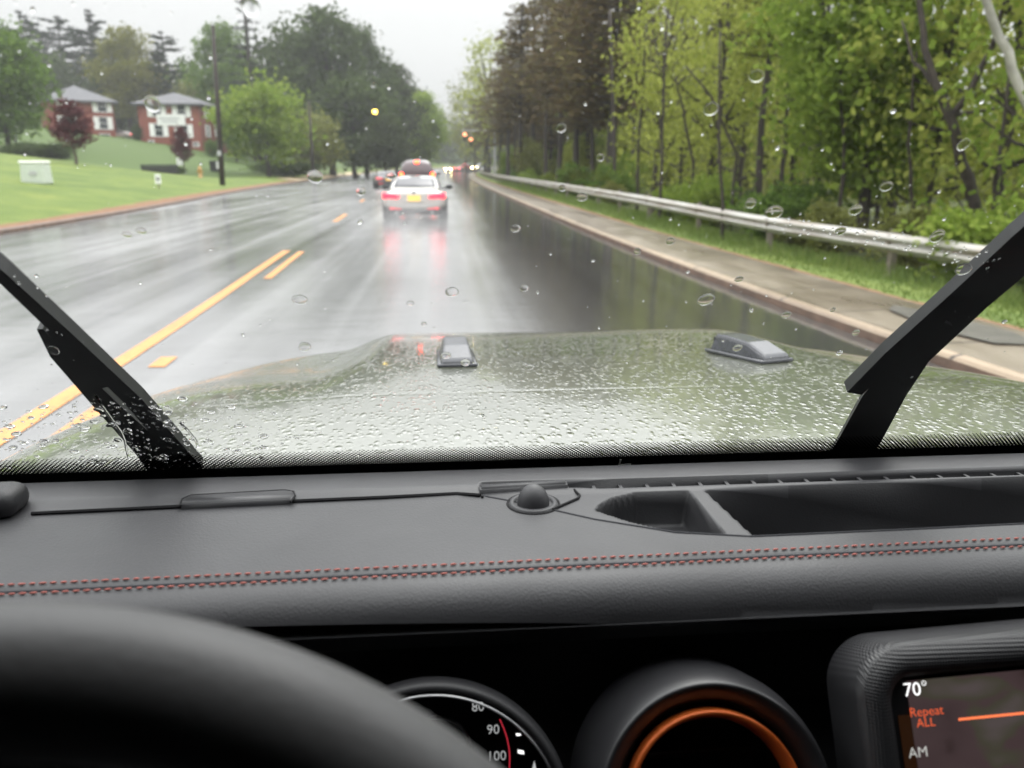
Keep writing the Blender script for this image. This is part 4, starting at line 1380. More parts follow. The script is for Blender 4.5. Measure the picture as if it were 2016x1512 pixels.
M['fascia'] = plastic('fascia_plastic', (0.022, 0.022, 0.024), 0.5, 0.4, 700, 0.2, 0.0004)
M['wheel_rim'] = plastic('wheel_leather', (0.075, 0.075, 0.077), 0.55, 0.5, 450, 0.2, 0.0005)
M['deep'] = simple('deep_black', (0.006, 0.006, 0.007), 0.7, spec=0.2)
M['rubber'] = simple('wiper_rubber', (0.012, 0.013, 0.014), 0.45, spec=0.4, vscale=60)
M['thread'] = simple('coral_thread', (0.36, 0.10, 0.08), 0.7, var=0.15, vscale=300)
M['seam'] = simple('seam_shadow', (0.025, 0.026, 0.032), 0.7)
M['orange'] = simple('orange_anodised', (0.62, 0.13, 0.025), 0.32, metal=0.25, var=0.08, vscale=30)
M['headliner'] = simple('headliner', (0.03, 0.03, 0.03), 0.9)

# ---- bonnet
HC = 0.28
def hood_z(X, Y):
    s = (X - HC) / 0.93
    q = np.clip(np.asarray(Y, float) - 0.98, 0, None)
    z = -0.334 - 0.078 * np.minimum(q, 0.62) ** 2 - 0.0965 * np.clip(q - 0.62, 0, None)
    win = sstep(-0.27, -0.13, X) * (1 - sstep(0.72, 0.88, X))
    z -= 0.036 * sstep(1.05, 1.95, Y) * (1 - win)
    z -= 0.075 * np.abs(s) ** 6
    # shallow centre dish between the ridges
    z -= 0.006 * np.exp(-((X - HC) / 0.25) ** 2) * sstep(1.2, 1.9, Y)
    g = np.exp(-((Y - 1.225 + 0.03 * s * s) / 0.006) ** 2) * (np.abs(s) < 0.97)
    return z - 0.0004 * g
def hood_front(s): return 2.285 - 0.46 * np.abs(s) ** 3.2
ss = np.linspace(-1, 1, 121)
tt = np.concatenate([np.linspace(0, 0.26, 14), np.linspace(0.27, 0.34, 50)[0:], np.linspace(0.35, 1, 80)])
v, f = [], []
nS = len(ss) + 4
skirt = [(0.006, 0.012), (0.012, 0.30)]
for t in list(tt) + [1.006, 1.014, 1.02]:
    row = []
    for s in ss:
        tc_ = min(t, 1)
        wdt = 0.945 - 0.03 * tc_
        X = HC + s * wdt
        Yf = float(hood_front(s))
        Y = 0.76 + tc_ * (Yf - 0.76) + max(0, t - 1) * 1.2
        z = float(hood_z(X, Y)) - 0.03 * tc_ ** 14
        if t > 1: z -= {1.006: 0.012, 1.014: 0.04, 1.02: 0.4}[t]
        row.append((X, Y, z))
    a, b = row[0], row[-1]
    row = [(a[0] - .012, a[1], a[2] - .45), (a[0] - .008, a[1], a[2] - .012)] + row + [(b[0] + .008, b[1], b[2] - .012), (b[0] + .012, b[1], b[2] - .45)]
    v += [rel(p) for p in row]
nT = len(tt) + 3
for i in range(nT - 1):
    for k in range(nS - 1):
        f.append((i * nS + k, i * nS + k + 1, (i + 1) * nS + k + 1, (i + 1) * nS + k))
def hood_mat():
    m, nt, bs, out = new_mat('wet_sage_paint')
    v = coords(nt)
    v = coords(nt, (1, 0.6, 1))
    # beaded rain: domes from voronoi cells, in two sizes
    def beads(scale, thr, vec):
        vo = N(nt, 'ShaderNodeTexVoronoi'); vo.inputs['Scale'].default_value = scale
        nt.links.new(vec, vo.inputs['Vector'])
        d = mapr(nt, vo.outputs['Distance'], 0.0, thr, 1.0, 0.0)
        p = N(nt, 'ShaderNodeMath', operation='POWER'); nt.links.new(d, p.inputs[0]); p.inputs[1].default_value = 0.55
        sp_ = N(nt, 'ShaderNodeSeparateColor'); nt.links.new(vo.outputs['Color'], sp_.inputs[0])
        g = N(nt, 'ShaderNodeMath', operation='MULTIPLY'); nt.links.new(p.outputs[0], g.inputs[0]); nt.links.new(mapr(nt, sp_.outputs[0], 0.25, 0.6, 0.1, 1.0), g.inputs[1])
        return g.outputs[0]
    warp = N(nt, 'ShaderNodeTexNoise'); warp.inputs['Scale'].default_value = 40; warp.inputs['Detail'].default_value = 2
    nt.links.new(v, warp.inputs['Vector'])
    wm = N(nt, 'ShaderNodeMix', data_type='RGBA', blend_type='LINEAR_LIGHT'); wm.inputs[0].default_value = 0.005
    nt.links.new(v, wm.inputs[6]); nt.links.new(warp.outputs['Color'], wm.inputs[7])
    h1 = beads(130, 0.48, wm.outputs[2]); h2 = beads(55, 0.27, wm.outputs[2])
    mx = N(nt, 'ShaderNodeMath', operation='MAXIMUM'); nt.links.new(h1, mx.inputs[0])
    sc = N(nt, 'ShaderNodeMath', operation='MULTIPLY'); nt.links.new(h2, sc.inputs[0]); sc.inputs[1].default_value = 1.6
    nt.links.new(sc.outputs[0], mx.inputs[1])
    base = noise(nt, v, 6, 3)
    nt.links.new(ramp(nt, base, [(0.3, (0.062, 0.068, 0.044)), (0.7, (0.080, 0.087, 0.058))]), bs.inputs['Base Color'])
    bs.inputs['Roughness'].default_value = 0.30
    bs.inputs['Specular IOR Level'].default_value = 0.5
    bs.inputs['Coat Weight'].default_value = 1.0
    bs.inputs['Coat IOR'].default_value = 2.2
    bs.inputs['Coat Roughness'].default_value = 0.06
    b = N(nt, 'ShaderNodeBump'); b.inputs['Strength'].default_value = 0.6; b.inputs['Distance'].default_value = 0.0016
    nt.links.new(mx.outputs[0], b.inputs['Height'])
    nt.links.new(b.outputs[0], bs.inputs['Normal']); nt.links.new(b.outputs[0], bs.inputs['Coat Normal'])
    return m
M['hood'] = hood_mat()
from_py('bonnet', v, f, M['hood'], own, True)
# body behind the bonnet, scuttle
bm = bmesh.new()
bm_box(bm, rel((HC, 1.2, -0.98)), (1.72, 1.7, 0.75), bev=.05)
from_bm('front_body', bm, M['trim'], own)
# rubber buffers on the bonnet
def buffer_(cx, cy_, rot):
    z = float(hood_z(cx, cy_))
    sec = [(-.088, .026, .028, .008), (-.082, .031, .028, .015), (-.030, .032, .026, .032), (.045, .031, .024, .037), (.072, .031, .023, .036), (.076, .031, .023, .026)]
    rings = []
    c, s_ = math.cos(rot), math.sin(rot)
    for (y, wb, wt, h) in sec:
        loc = [(-wb, -.012), (-wb, .006), (-wt, h * .86), (-wt * .86, h), (wt * .86, h), (wt, h * .86), (wb, .006), (wb, -.012)]
        rings.append([rel((cx + x * c - y * s_, cy_ + x * s_ + y * c, z + 0.002 - y * .07 + zz)) for x, zz in loc])
    bm = bmesh.new(); loft(bm, rings)
    bmesh.ops.bevel(bm, geom=bm.edges[:], offset=.0014, segments=2, affect='EDGES')
    o = from_bm('bonnet_buffer', bm, M['buffer'], own)
    bm = bmesh.new()
    bm_box(bm, rel((cx - .077 * s_, cy_ + .077 * c, z + .012)), (.046, .006, .028), rot=Euler((0, 0, rot)).to_matrix(), bev=.002)
    from_bm('recess', bm, M['deep'], o)
    bm = bmesh.new()
    bm_box(bm, rel((cx, cy_, z + 0.004)), (.074, .180, .008), rot=Euler((-.07, 0, rot)).to_matrix(), bev=.003)
    from_bm('foot_plate', bm, M['buffer'], o, True)
M['buffer'] = simple('buffer_rubber', (0.032, 0.034, 0.042), 0.25, spec=0.8, var=0.25, vscale=120)
buffer_(0.020, 1.53, rad(1))
buffer_(0.585, 1.50, rad(17))

# ---- windscreen
TH = rad(36)
WP = np.array([0.0, 0.66, -0.25])
WUP = np.array([0.0, -math.sin(TH), math.cos(TH)])
WOUT = np.array([0.0, math.cos(TH), math.sin(TH)])
def wpt(px, py, off=0.0):
    return onpl(px, py, ORG + WP + WOUT * off, WOUT)
def wuv(p):
    q = np.asarray(p) - ORG - WP
    return q[0], float(np.dot(q, WUP))
def wq(u, v_, off=0.0): return tuple(ORG + WP + np.array([u, 0, 0]) + WUP * v_ + WOUT * off)
X0, X1 = -0.60, 1.16
VTOP = 0.66
def pane_mat():
    m, nt, bs, out = new_mat('windscreen_glass')
    nt.nodes.remove(bs)
    t = N(nt, 'ShaderNodeBsdfTransparent'); t.inputs[0].default_value = (0.97, 0.985, 0.975, 1)
    g = N(nt, 'ShaderNodeBsdfGlossy'); g.inputs['Roughness'].default_value = 0.02
    mx = N(nt, 'ShaderNodeMixShader'); mx.inputs[0].default_value = 0.022
    nt.links.new(t.outputs[0], mx.inputs[1]); nt.links.new(g.outputs[0], mx.inputs[2]); nt.links.new(mx.outputs[0], out.inputs['Surface'])
    return m
M['pane'] = pane_mat()
from_py('windscreen', [wq(X0, -0.012), wq(X1, -0.012), wq(X1, VTOP), wq(X0, VTOP)], [(0, 1, 2, 3)], M['pane'], own)
# black ceramic band with its dot fade
def frit_mat(v0, v1):
    m, nt, bs, out = new_mat('ceramic_dots')
    nt.nodes.remove(bs)
    uv = N(nt, 'ShaderNodeUVMap')
    mp = N(nt, 'ShaderNodeMapping'); mp.inputs['Scale'].default_value = (400, 400, 1); mp.inputs['Rotation'].default_value = (0, 0, rad(45))
    nt.links.new(uv.outputs[0], mp.inputs[0])
    vo = N(nt, 'ShaderNodeTexVoronoi', voronoi_dimensions='2D'); vo.inputs['Randomness'].default_value = 0; vo.inputs['Scale'].default_value = 1
    nt.links.new(mp.outputs[0], vo.inputs['Vector'])
    sp = N(nt, 'ShaderNodeSeparateXYZ'); nt.links.new(uv.outputs[0], sp.inputs[0])
    r = mapr(nt, sp.outputs[1], v0, v1, 0.10, 0.52)
    gt = N(nt, 'ShaderNodeMath', operation='GREATER_THAN'); nt.links.new(vo.outputs['Distance'], gt.inputs[0]); nt.links.new(r, gt.inputs[1])
    t = N(nt, 'ShaderNodeBsdfTransparent'); d = N(nt, 'ShaderNodeBsdfDiffuse'); d.inputs[0].default_value = (.008, .008, .009, 1)
    mx = N(nt, 'ShaderNodeMixShader'); nt.links.new(gt.outputs[0], mx.inputs[0]); nt.links.new(t.outputs[0], mx.inputs[1]); nt.links.new(d.outputs[0], mx.inputs[2])
    nt.links.new(mx.outputs[0], out.inputs['Surface'])
    return m
vd0 = wuv(wpt(1008, 907))[1]; vd1 = wuv(wpt(1008, 880))[1]
M['frit'] = frit_mat(vd0, vd1)
o = from_py('dotted_band', [wq(X0, vd0, .0012), wq(X1, vd0, .0012), wq(X1, vd1, .0012), wq(X0, vd1, .0012)], [(0, 1, 2, 3)], M['frit'], own)
uvl = o.data.uv_layers.new(name='UVMap')
for li, (a, b) in zip(range(4), [(X0, vd0), (X1, vd0), (X1, vd1), (X0, vd1)]): uvl.data[li].uv = (a, b)
from_py('ceramic_band', [wq(X0, -0.03, .0012), wq(X1, -0.03, .0012), wq(X1, vd0, .0012), wq(X0, vd0, .0012)], [(0, 1, 2, 3)], M['deep'], own)
M['mark'] = emit('pale_print', (0.6, 0.62, 0.6), 0.0)
M['mark'].node_tree.nodes['Principled BSDF'].inputs['Base Color'].default_value = (.75, .77, .75, 1)
def wline(name, pts, wd, m, off, th=0.0006, par=None):
    bm = bmesh.new()
    for (a, b) in zip(pts[:-1], pts[1:]):
        A, B = Vector(wpt(*a, off)), Vector(wpt(*b, off))
        d = (B - A).normalized(); n = Vector(WOUT); s_ = d.cross(n).normalized()
        q = []
        for e_ in (-th / 2, th / 2):
            q += [A + s_ * wd / 2 + n * e_, A - s_ * wd / 2 + n * e_, B - s_ * wd / 2 + n * e_, B + s_ * wd / 2 + n * e_]
        vs_ = [bm.verts.new(x) for x in q]
        for fa in ((0, 1, 2, 3), (7, 6, 5, 4), (0, 4, 5, 1), (1, 5, 6, 2), (2, 6, 7, 3), (3, 7, 4, 0)): bm.faces.new([vs_[k] for k in fa])
    return from_bm(name, bm, m, par or own)
wline('glass_mark', [(1222, 905), (1217, 922)], .0014, M['mark'], -.001)
wline('glass_mark', [(1221, 915), (1242, 914)], .0014, M['mark'], -.001)
wline('glass_mark', [(1994, 894), (1978, 909)], .0014, M['mark'], -.001)
wline('glass_mark', [(1966, 902), (1988, 901)], .0014, M['mark'], -.001)

# ---- wipers
def wbar(bm, pts, wds, off0, th):
    """bar along points on the screen, widths in photo pixels at that spot"""
    P = [Vector(wpt(*p, off0)) for p in pts]
    n = Vector(WOUT)
    rings = []
    for i, p in enumerate(P):
        d = (P[min(i + 1, len(P) - 1)] - P[max(0, i - 1)]).normalized()
        s_ = d.cross(n).normalized()
        w_ = wds[i] * (p - Vector(ORG)).length / FPX / 2
        t = th[i] if hasattr(th, '__len__') else th
        rings.append([p - s_ * w_, p - s_ * w_ * .8 + n * t * .8, p - s_ * w_ * .4 + n * t, p + s_ * w_ * .4 + n * t, p + s_ * w_ * .8 + n * t * .8, p + s_ * w_])
    loft(bm, rings)
def wiper(blade, arm, spine, label):
    bm = bmesh.new(); wbar(bm, *blade)
    bl = from_bm('wiper_blade', bm, M['rubber'], own)
    bm = bmesh.new(); wbar(bm, *spine)
    from_bm('blade_clip', bm, M['rubber'], bl)
    bm = bmesh.new(); wbar(bm, *arm)
    ar = from_bm('wiper_arm', bm, M['rubber'], own)
    return bl, ar
wiper(([(-520, 90), (-120, 438), (0, 543), (120, 655), (260, 788), (380, 925)], [12, 17, 24, 30, 35, 38], .002, .014),
      ([(78, 648), (115, 700), (218, 808), (300, 890), (372, 975)], [10, 30, 46, 62, 84], .016, .010),
      ([(100, 650), (152, 702), (212, 762)], [20, 34, 26], .012, .012), '')
wiper(([(1682, 775), (1760, 700), (1900, 577), (2016, 472), (2120, 380), (2560, -10)], [32, 40, 46, 50, 48, 40], .002, .014),
      ([(1652, 935), (1690, 872), (1742, 778), (1796, 706), (1922, 598), (2016, 520), (2120, 432), (2290, 270)], [88, 84, 82, 72, 52, 48, 46, 36], .016, .010),
      ([(1735, 735), (1800, 680), (1860, 635)], [46, 56, 42], .012, .012), '')
bm = bmesh.new(); wbar(bm, [(1648, 905), (1690, 835), (1722, 780)], [34, 34, 26], .026, .006)
from_bm('wiper_arm', bm, simple('wet_arm_flank', (0.07, 0.085, 0.085), 0.35, spec=0.7), own)

# ---- dashboard top as one surface with tray and demister slot sunk into it
def dpt(px, py, z=-0.25):
    return onz(px, py, CAM_H + z) - ORG
def poly_sdf(P, Q):
    """signed distance (negative inside) of points P (n,2) to polygon Q"""
    Q = np.asarray(Q)[:, :2]
    n = len(Q)
    d = np.full(len(P), 1e9); inside = np.zeros(len(P), bool)
    for i in range(n):
        a, b = Q[i], Q[(i + 1) % n]
        ab = b - a; ap = P - a
        t = np.clip(ap @ ab / (ab @ ab), 0, 1)
        d = np.minimum(d, np.linalg.norm(ap - t[:, None] * ab, axis=1))
        c = ((a[1] > P[:, 1]) != (b[1] > P[:, 1]))
        xi = a[0] + (P[:, 1] - a[1]) * ab[0] / (ab[1] if abs(ab[1]) > 1e-12 else 1e-12)
        inside ^= c & (P[:, 0] < xi)
    return np.where(inside, -d, d)
xs = np.arange(-0.58, 1.14, 0.0017)
yy = np.concatenate([np.arange(0.4425, 0.47, 0.0012), np.arange(0.47, 0.644, 0.0022)])
GX, GY = np.meshgrid(xs, yy)
P2 = np.stack([GX.ravel(), GY.ravel()], 1)
X, Y = P2[:, 0], P2[:, 1]
seamY = 0.4755 + 0.014 * X
roll = np.clip(seamY - 0.0075 - Y, 0, None)
RR = 0.027
roll = roll * 1.0
Z = np.where(roll < RR * 0.995, -0.25 - (RR - np.sqrt(np.clip(RR * RR - roll * roll, 1e-8, None))), -0.25 - RR)
Z = Z + 0.004 * sstep(0.592, 0.612, Y)                                        # raised cowl strip
Z -= 0.0022 * np.exp(-((Y - seamY) / 0.0022) ** 2)
trayL = [dpt(*q)[:2] for q in [(1172, 1004), (1182, 992), (1205, 980), (1250, 970), (1356, 966), (1428, 1051), (1330, 1047), (1240, 1026)]]
trayR = [dpt(*q)[:2] for q in [(1388, 965), (1700, 953), (2016, 941), (2400, 924), (2400, 1005), (2016, 1029), (1800, 1040), (1484, 1054)]]
slot = [dpt(*q)[:2] for q in [(948, 959), (1300, 950), (1700, 938), (2016, 928), (2400, 914), (2400, 920), (2016, 936), (1700, 947), (1300, 960), (948, 969)]]
for Q, dep, wall in ((trayL, 0.028, 0.005), (trayR, 0.055, 0.004), (slot, 0.02, 0.0022)):
    sd = poly_sdf(P2, Q)
    Z -= dep * sstep(0.0005, -wall, sd)
v = [rel((a, b, c)) for a, b, c in zip(X, Y, Z)]
nx_, ny_ = len(xs), len(yy)
idx = np.arange(nx_ * ny_).reshape(ny_, nx_)
f = np.stack([idx[:-1, :-1], idx[:-1, 1:], idx[1:, 1:], idx[1:, :-1]], -1).reshape(-1, 4)
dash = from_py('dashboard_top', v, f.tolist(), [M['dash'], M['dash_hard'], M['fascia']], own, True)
# hard plastic behind the padded leatherette
lim = [dpt(*q) for q in [(-300, 1022), (60, 1011), (570, 987), (900, 973), (965, 980), (1170, 1022), (1330, 1048), (1480, 1056), (2016, 1031), (2400, 1010)]]
lx = [p[0] for p in lim]; ly = [p[1] for p in lim]
cx_ = (X[f[:, 0]] + X[f[:, 2]]) / 2; cyy = (Y[f[:, 0]] + Y[f[:, 2]]) / 2
mi = (cyy > np.interp(cx_, lx, ly)).astype(np.int32)
PC = np.stack([cx_, cyy], 1)
for Q in (trayL, trayR, slot): mi[poly_sdf(PC, Q) < 0.0004] = 2      # tray and slot insides: recess shade put into the colour
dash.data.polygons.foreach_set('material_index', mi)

def dline(name, pts, r, m, z=-0.25, par=None, n=10):
    P = [dpt(*p, z) for p in pts]
    Q = []
    for i in range(len(P) - 1):
        for k in range(n): Q.append(rel(P[i] + (P[i + 1] - P[i]) * k / n))
    Q.append(rel(P[-1]))
    bm = bmesh.new(); bm_tube(bm, Q, r, 6)
    return from_bm(name, bm, m, par or own)
dline('panel_gap', [(62, 1011), (360, 997), (570, 987), (760, 979), (900, 972), (945, 975)], .0016, M['deep'], -0.2488, dash)
dline('panel_gap', [(945, 975), (1000, 985), (1090, 1004), (1170, 1022), (1330, 1048), (1480, 1056), (1750, 1044), (2016, 1031)], .0007, M['seam'], -0.2498, dash)
# stitching rows and the seam between them
def stitches(off, name):
    bm = bmesh.new()
    x = -0.5
    while x < 1.1:
        y = 0.4755 + 0.014 * x + off
        L = 0.0024 * RND.uniform(.85, 1.1)
        zz = -0.2490
        bmesh.ops.create_uvsphere(bm, u_segments=8, v_segments=5, radius=1.0, matrix=Matrix.Translation(rel((x, y, zz))) @ Matrix.Rotation(rad(9), 4, 'Z') @ Matrix.Diagonal((L * 1.0, 0.00078, 0.0007, 1)))
        x += 0.0062
    return from_bm(name, bm, M['thread'], dash, True)
stitches(0.0062, 'stitch_row')
stitches(-0.0060, 'stitch_row')
bm = bmesh.new(); bm_tube(bm, [rel((x, 0.4755 + 0.014 * x, -0.2512)) for x in np.linspace(-.55, 1.1, 60)], .0012, 6)
from_bm('seam_line', bm, M['seam'], dash)
# small cover plate in the cowl
def plate_on_dash(name, pts, h, m, z=-0.246, bev=.002):
    P = [dpt(*p, z) for p in pts]
    bm = bmesh.new()
    lo = [bm.verts.new(rel(p - np.array([0, 0, .004]))) for p in P]; hi = [bm.verts.new(rel(p + np.array([0, 0, h]))) for p in P]
    bm.faces.new(hi)
    for i in range(len(P)):
        bm.faces.new((lo[i], lo[(i + 1) % len(P)], hi[(i + 1) % len(P)], hi[i]))
    bmesh.ops.bevel(bm, geom=[e for e in bm.edges if all(v_ in hi for v_ in e.verts)], offset=bev, segments=3, affect='EDGES')
    return from_bm(name, bm, m, own, True)
pl = plate_on_dash('cowl_cover', [(356, 994), (360, 984), (376, 977), (560, 967), (576, 969), (580, 974), (573, 984)], .0012, M['dash_hard'], -0.2462, .0008)
dline('panel_gap', [(354, 996), (358, 983), (376, 975), (560, 965), (578, 968), (581, 976), (572, 988)], .0008, M['deep'], -0.2462, pl)
# light sensor dome and its trim
pl = plate_on_dash('sensor_trim', [(942, 962), (1115, 953), (1118, 960), (945, 971)], .004, M['dash_hard'], -0.2485, .0015)
c = dpt(1050, 992)
bm = bmesh.new()
bm_lathe(bm, [(.0125 * math.cos(a), .0165 * math.sin(a)) for a in np.linspace(0, PI / 2, 12)], rel(c + np.array([0, 0, -.0005])), (0, 0, 1), 32)
dm = from_bm('sensor_dome', bm, M['dash_hard'], own, True)
bm = bmesh.new(); bm_lathe(bm, [(.0145, -.003), (.0150, .0022), (.0185, .0016), (.0190, -.003)], rel(c), (0, 0, 1), 40)
from_bm('sensor_bezel', bm, M['dash_hard'], dm, True)
bm = bmesh.new(); bm_lathe(bm, [(.0188, -.002), (.0192, .0008), (.0206, .0008), (.0210, -.002)], rel(c), (0, 0, 1), 40)
from_bm('bezel_gap', bm, M['deep'], dm, True)
dline('panel_gap', [(1130, 964), (1141, 975), (1138, 981), (1088, 1003)], .0011, M['deep'], -0.2492, dm)
dline('panel_gap', [(946, 972), (950, 979)], .0010, M['deep'], -0.2492, dm)
# ribs across the demister slot
for k in range(27):
    px = 955 + 52.5 * k
    pa, pb_ = (px, float(np.interp(px, [948, 1300, 1700, 2016, 2400], [959, 950, 938, 928, 914]))), (px + 9, float(np.interp(px, [948, 1300, 1700, 2016, 2400], [969, 960, 947, 936, 920])))
    A, B = dpt(*pa), dpt(*pb_)
    bm = bmesh.new(); m_ = (A + B) / 2
    bm_box(bm, rel((m_[0], m_[1], -0.2565)), (.0028, abs(A[1] - B[1]) + .004, .012))
    from_bm('vent_rib', bm, M['dash_hard'], dash)
# rounded end of the pillar trim at far left
c = dpt(-10, 985, -0.24)
bm = bmesh.new(); bm_box(bm, rel(c), (.040, .036, .022), bev=.0105, seg=4)
from_bm('pillar_trim', bm, M['fascia'], own, True)

# ---- lower fascia
bm = bmesh.new()
loft(bm, [[rel((x, y, z)) for y, z in ((.4415, -.274), (.450, -.289), (.480, -.297), (.478, -.36), (.455, -.44), (.44, -.66), (.503, -.66), (.503, -.276))] for x in (-.58, 1.14)])
from_bm('lower_dashboard', bm, M['fascia'], own)

def frame_at(px, py, Y, tilt):
    n = np.array([0, -math.cos(tilt), math.sin(tilt)])
    d = ray(px, py); P = ORG + d * (Y / d[1])
    return P, n
# ---- round air vent
VP_, Vn = frame_at(1415, 1593, 0.372, rad(27))
kv = 0.965 * float(np.linalg.norm(VP_ - ORG)) * math.cos(math.atan2(math.hypot(407, 837), FPX)) / FPX
bm = bmesh.new()
bm_lathe(bm, [(276 * kv, -.060), (270 * kv, -.026), (264 * kv, -.016), (257 * kv, -.008), (247 * kv, -.001), (242 * kv, .0010), (236 * kv, 0), (216 * kv, -.004), (201 * kv, -.010), (197 * kv, -.03)], VP_, Vn, 96)
from_bm('air_vent', bm, simple('vent_gloss', (0.018, 0.018, 0.02), 0.38, spec=0.6, vscale=40), own, True)
vent = bpy.data.objects['air_vent']
bm = bmesh.new(); bm_lathe(bm, [(191 * kv, -.010), (190 * kv, -.003), (186 * kv, .0), (178 * kv, -.002), (170 * kv, -.009), (168 * kv, -.014)], VP_, Vn, 96)
from_bm('ring', bm, M['orange'], vent, True)
bm = bmesh.new(); bm_lathe(bm, [(200 * kv, -.028), (150 * kv, -.05), (0, -.052)], VP_, Vn, 48)
from_bm('duct', bm, M['deep'], vent)
u_, v_ = Vector((1, 0, 0)), Vector(np.cross([1, 0, 0], Vn) * -1)
for k in range(-2, 3):
    bm = bmesh.new()
    hw = math.sqrt(max(.1, 1 - (k / 3) ** 2)) * 160 * kv
    bm_box(bm, Vector(VP_) + v_ * (k * 52 * kv) - Vector(Vn) * .034, (2 * hw, .012, .0025), rot=Euler((rad(20), 0, 0)).to_matrix())
    from_bm('vane', bm, M['deep'], vent)

# ---- instrument dial
GP, Gn = frame_at(850, 1638, 0.392, rad(24))
kg = float(np.dot(GP - ORG, _F)) / FPX
bm = bmesh.new(); bm_lathe(bm, [(286 * kg, -.012), (284 * kg, .002), (274 * kg, .006), (266 * kg, .004), (262 * kg, -.004), (258 * kg, -.024)], GP, Gn, 96)
dial = from_bm('speedometer', bm, M['fascia'], own, True)
M['chrome'] = simple('dark_chrome', (0.35, 0.35, 0.36), 0.3, metal=0.9)
bm = bmesh.new(); bm_lathe(bm, [(263 * kg, .0062), (260.5 * kg, .0078), (258 * kg, .0062), (260 * kg, .003)], GP, Gn, 96)
from_bm('bezel', bm, M['chrome'], dial, True)
DP = GP - Gn * .022
bm = bmesh.new(); bm_lathe(bm, [(262 * kg, 0), (0, 0)], DP, Gn, 64)
face = from_bm('dial_face', bm, M['deep'], dial)
Gu = np.cross(Gn, [1, 0, 0]); Gu = -Gu if Gu[2] < 0 else Gu
def plane_text(name, s, px, py, P, n, up, right, size, m, par, off=.0006):
    c_ = bpy.data.curves.new(name, 'FONT'); c_.body = s; c_.size = size; c_.align_x = 'CENTER'; c_.align_y = 'CENTER'; c_.extrude = 0.0001; c_.offset = -size * 0.014; c_.resolution_u = 3
    o = bpy.data.objects.new(name, c_); C.objects.link(o)
    q = onpl(px, py, P + n * off, n)
    mt = Matrix(((right[0], up[0], n[0], q[0]), (right[1], up[1], n[1], q[1]), (right[2], up[2], n[2], q[2]), (0, 0, 0, 1)))
    bpy.context.view_layer.update()
    me = bpy.data.meshes.new_from_object(o.evaluated_get(bpy.context.evaluated_depsgraph_get()))
    bpy.data.objects.remove(o)
    me.materials.clear()
    me.transform(mt)
    return add_obj(name, me, m, par)
M['lit_white'] = emit('dial_print', (0.9, 0.92, 0.92), 0.30)
M['lit_tick'] = emit('dial_tick', (1, 1, 1), 0.9)
M['lit_red'] = emit('dial_red', (0.75, 0.04, 0.07), 0.38)
Rx = np.array([1.0, 0, 0])
for s, px, py in (('80', 941, 1392), ('90', 971, 1437), ('100', 978, 1489)):
    plane_text('numeral', s, px, py, DP, Gn, Gu, Rx, 0.0080, M['lit_white'], face)
def pl_quad(name, pts, P, n, m, par, off=.0006):
    return from_py(name, [onpl(*p, P + n * off, n) for p in pts], [tuple(range(len(pts)))], m, par)
pl_quad('tick_mark', [(1015, 1444), (1024, 1444), (1026, 1448), (1017, 1449)], DP, Gn, M['lit_tick'], face)
pl_quad('tick_mark', [(1019, 1476), (1031, 1478), (1032, 1485), (1020, 1483)], DP, Gn, M['lit_tick'], face)
pl_quad('needle_tip', [(1052, 1497), (1057, 1520), (1046, 1520)], DP, Gn, M['lit_white'], face)
arc = [(984, 1416), (992, 1434), (998, 1452), (1002, 1472), (1003.5, 1490), (1003, 1512)]
bm = bmesh.new(); bm_tube(bm, [tuple(onpl(*p, DP + Gn * .0006, Gn)) for p in arc], .00035, 5)
from_bm('red_arc', bm, M['lit_red'], face)
c = onpl(858, 1485, DP, Gn)
bm = bmesh.new(); bm_lathe(bm, [(78 * kg, .001), (76 * kg, .003), (72 * kg, .003), (70 * kg, .0005)], c, Gn, 48)
from_bm('inner_ring', bm, M['chrome'], face, True)

# ---- centre screen
SP, Sn = frame_at(1900, 1420, 0.375, rad(24))
a_, b_ = onpl(1888, 1417, SP, Sn), onpl(2016, 1404, SP, Sn)
Sr = (b_ - a_) / np.linalg.norm(b_ - a_)
Su = np.cross(Sn, Sr)
def sloc(px, py):
    q = onpl(px, py, SP, Sn) - SP
    return float(q @ Sr), float(q @ Su)
def s3(x, y, h): return tuple(SP + Sr * x + Su * y + Sn * h)
xr, yb = sloc(1900, 1420)[0] + .16, sloc(1900, 1420)[1] - .13
def rrect(l, t, r, h, n=10):
    """rounded rectangle loop; the left and top edges are the ones in view"""
    pts = []
    for (cx, cy2, a0) in ((l + r, t - r, PI), (xr - r, t - r, PI / 2), (xr - r, yb + r, 0), (l + r, yb + r, -PI / 2)):
        for k in range(n + 1):
            a = a0 - (PI / 2) * k / n
            pts.append(s3(cx + r * math.cos(a), cy2 + r * math.sin(a), h))
    return pts
def LT(pxl, pyl, pxt, pyt): return sloc(pxl, pyl)[0], sloc(pxt, pyt)[1]
loops = []
for (l, t, r, h) in ((LT(1702, 1400, 1850, 1262)) + (.030, -.045), (LT(1698, 1400, 1850, 1258)) + (.030, -.008), (LT(1702, 1400, 1850, 1264)) + (.028, .002), (LT(1728, 1400, 1850, 1296)) + (.022, .006), (LT(1748, 1400, 1850, 1316)) + (.016, .005), (LT(1756, 1400, 1850, 1327)) + (.006, .0)):
    loops.append(rrect(l, t, r, h))
bm = bmesh.new(); loft(bm, loops, cap=False)
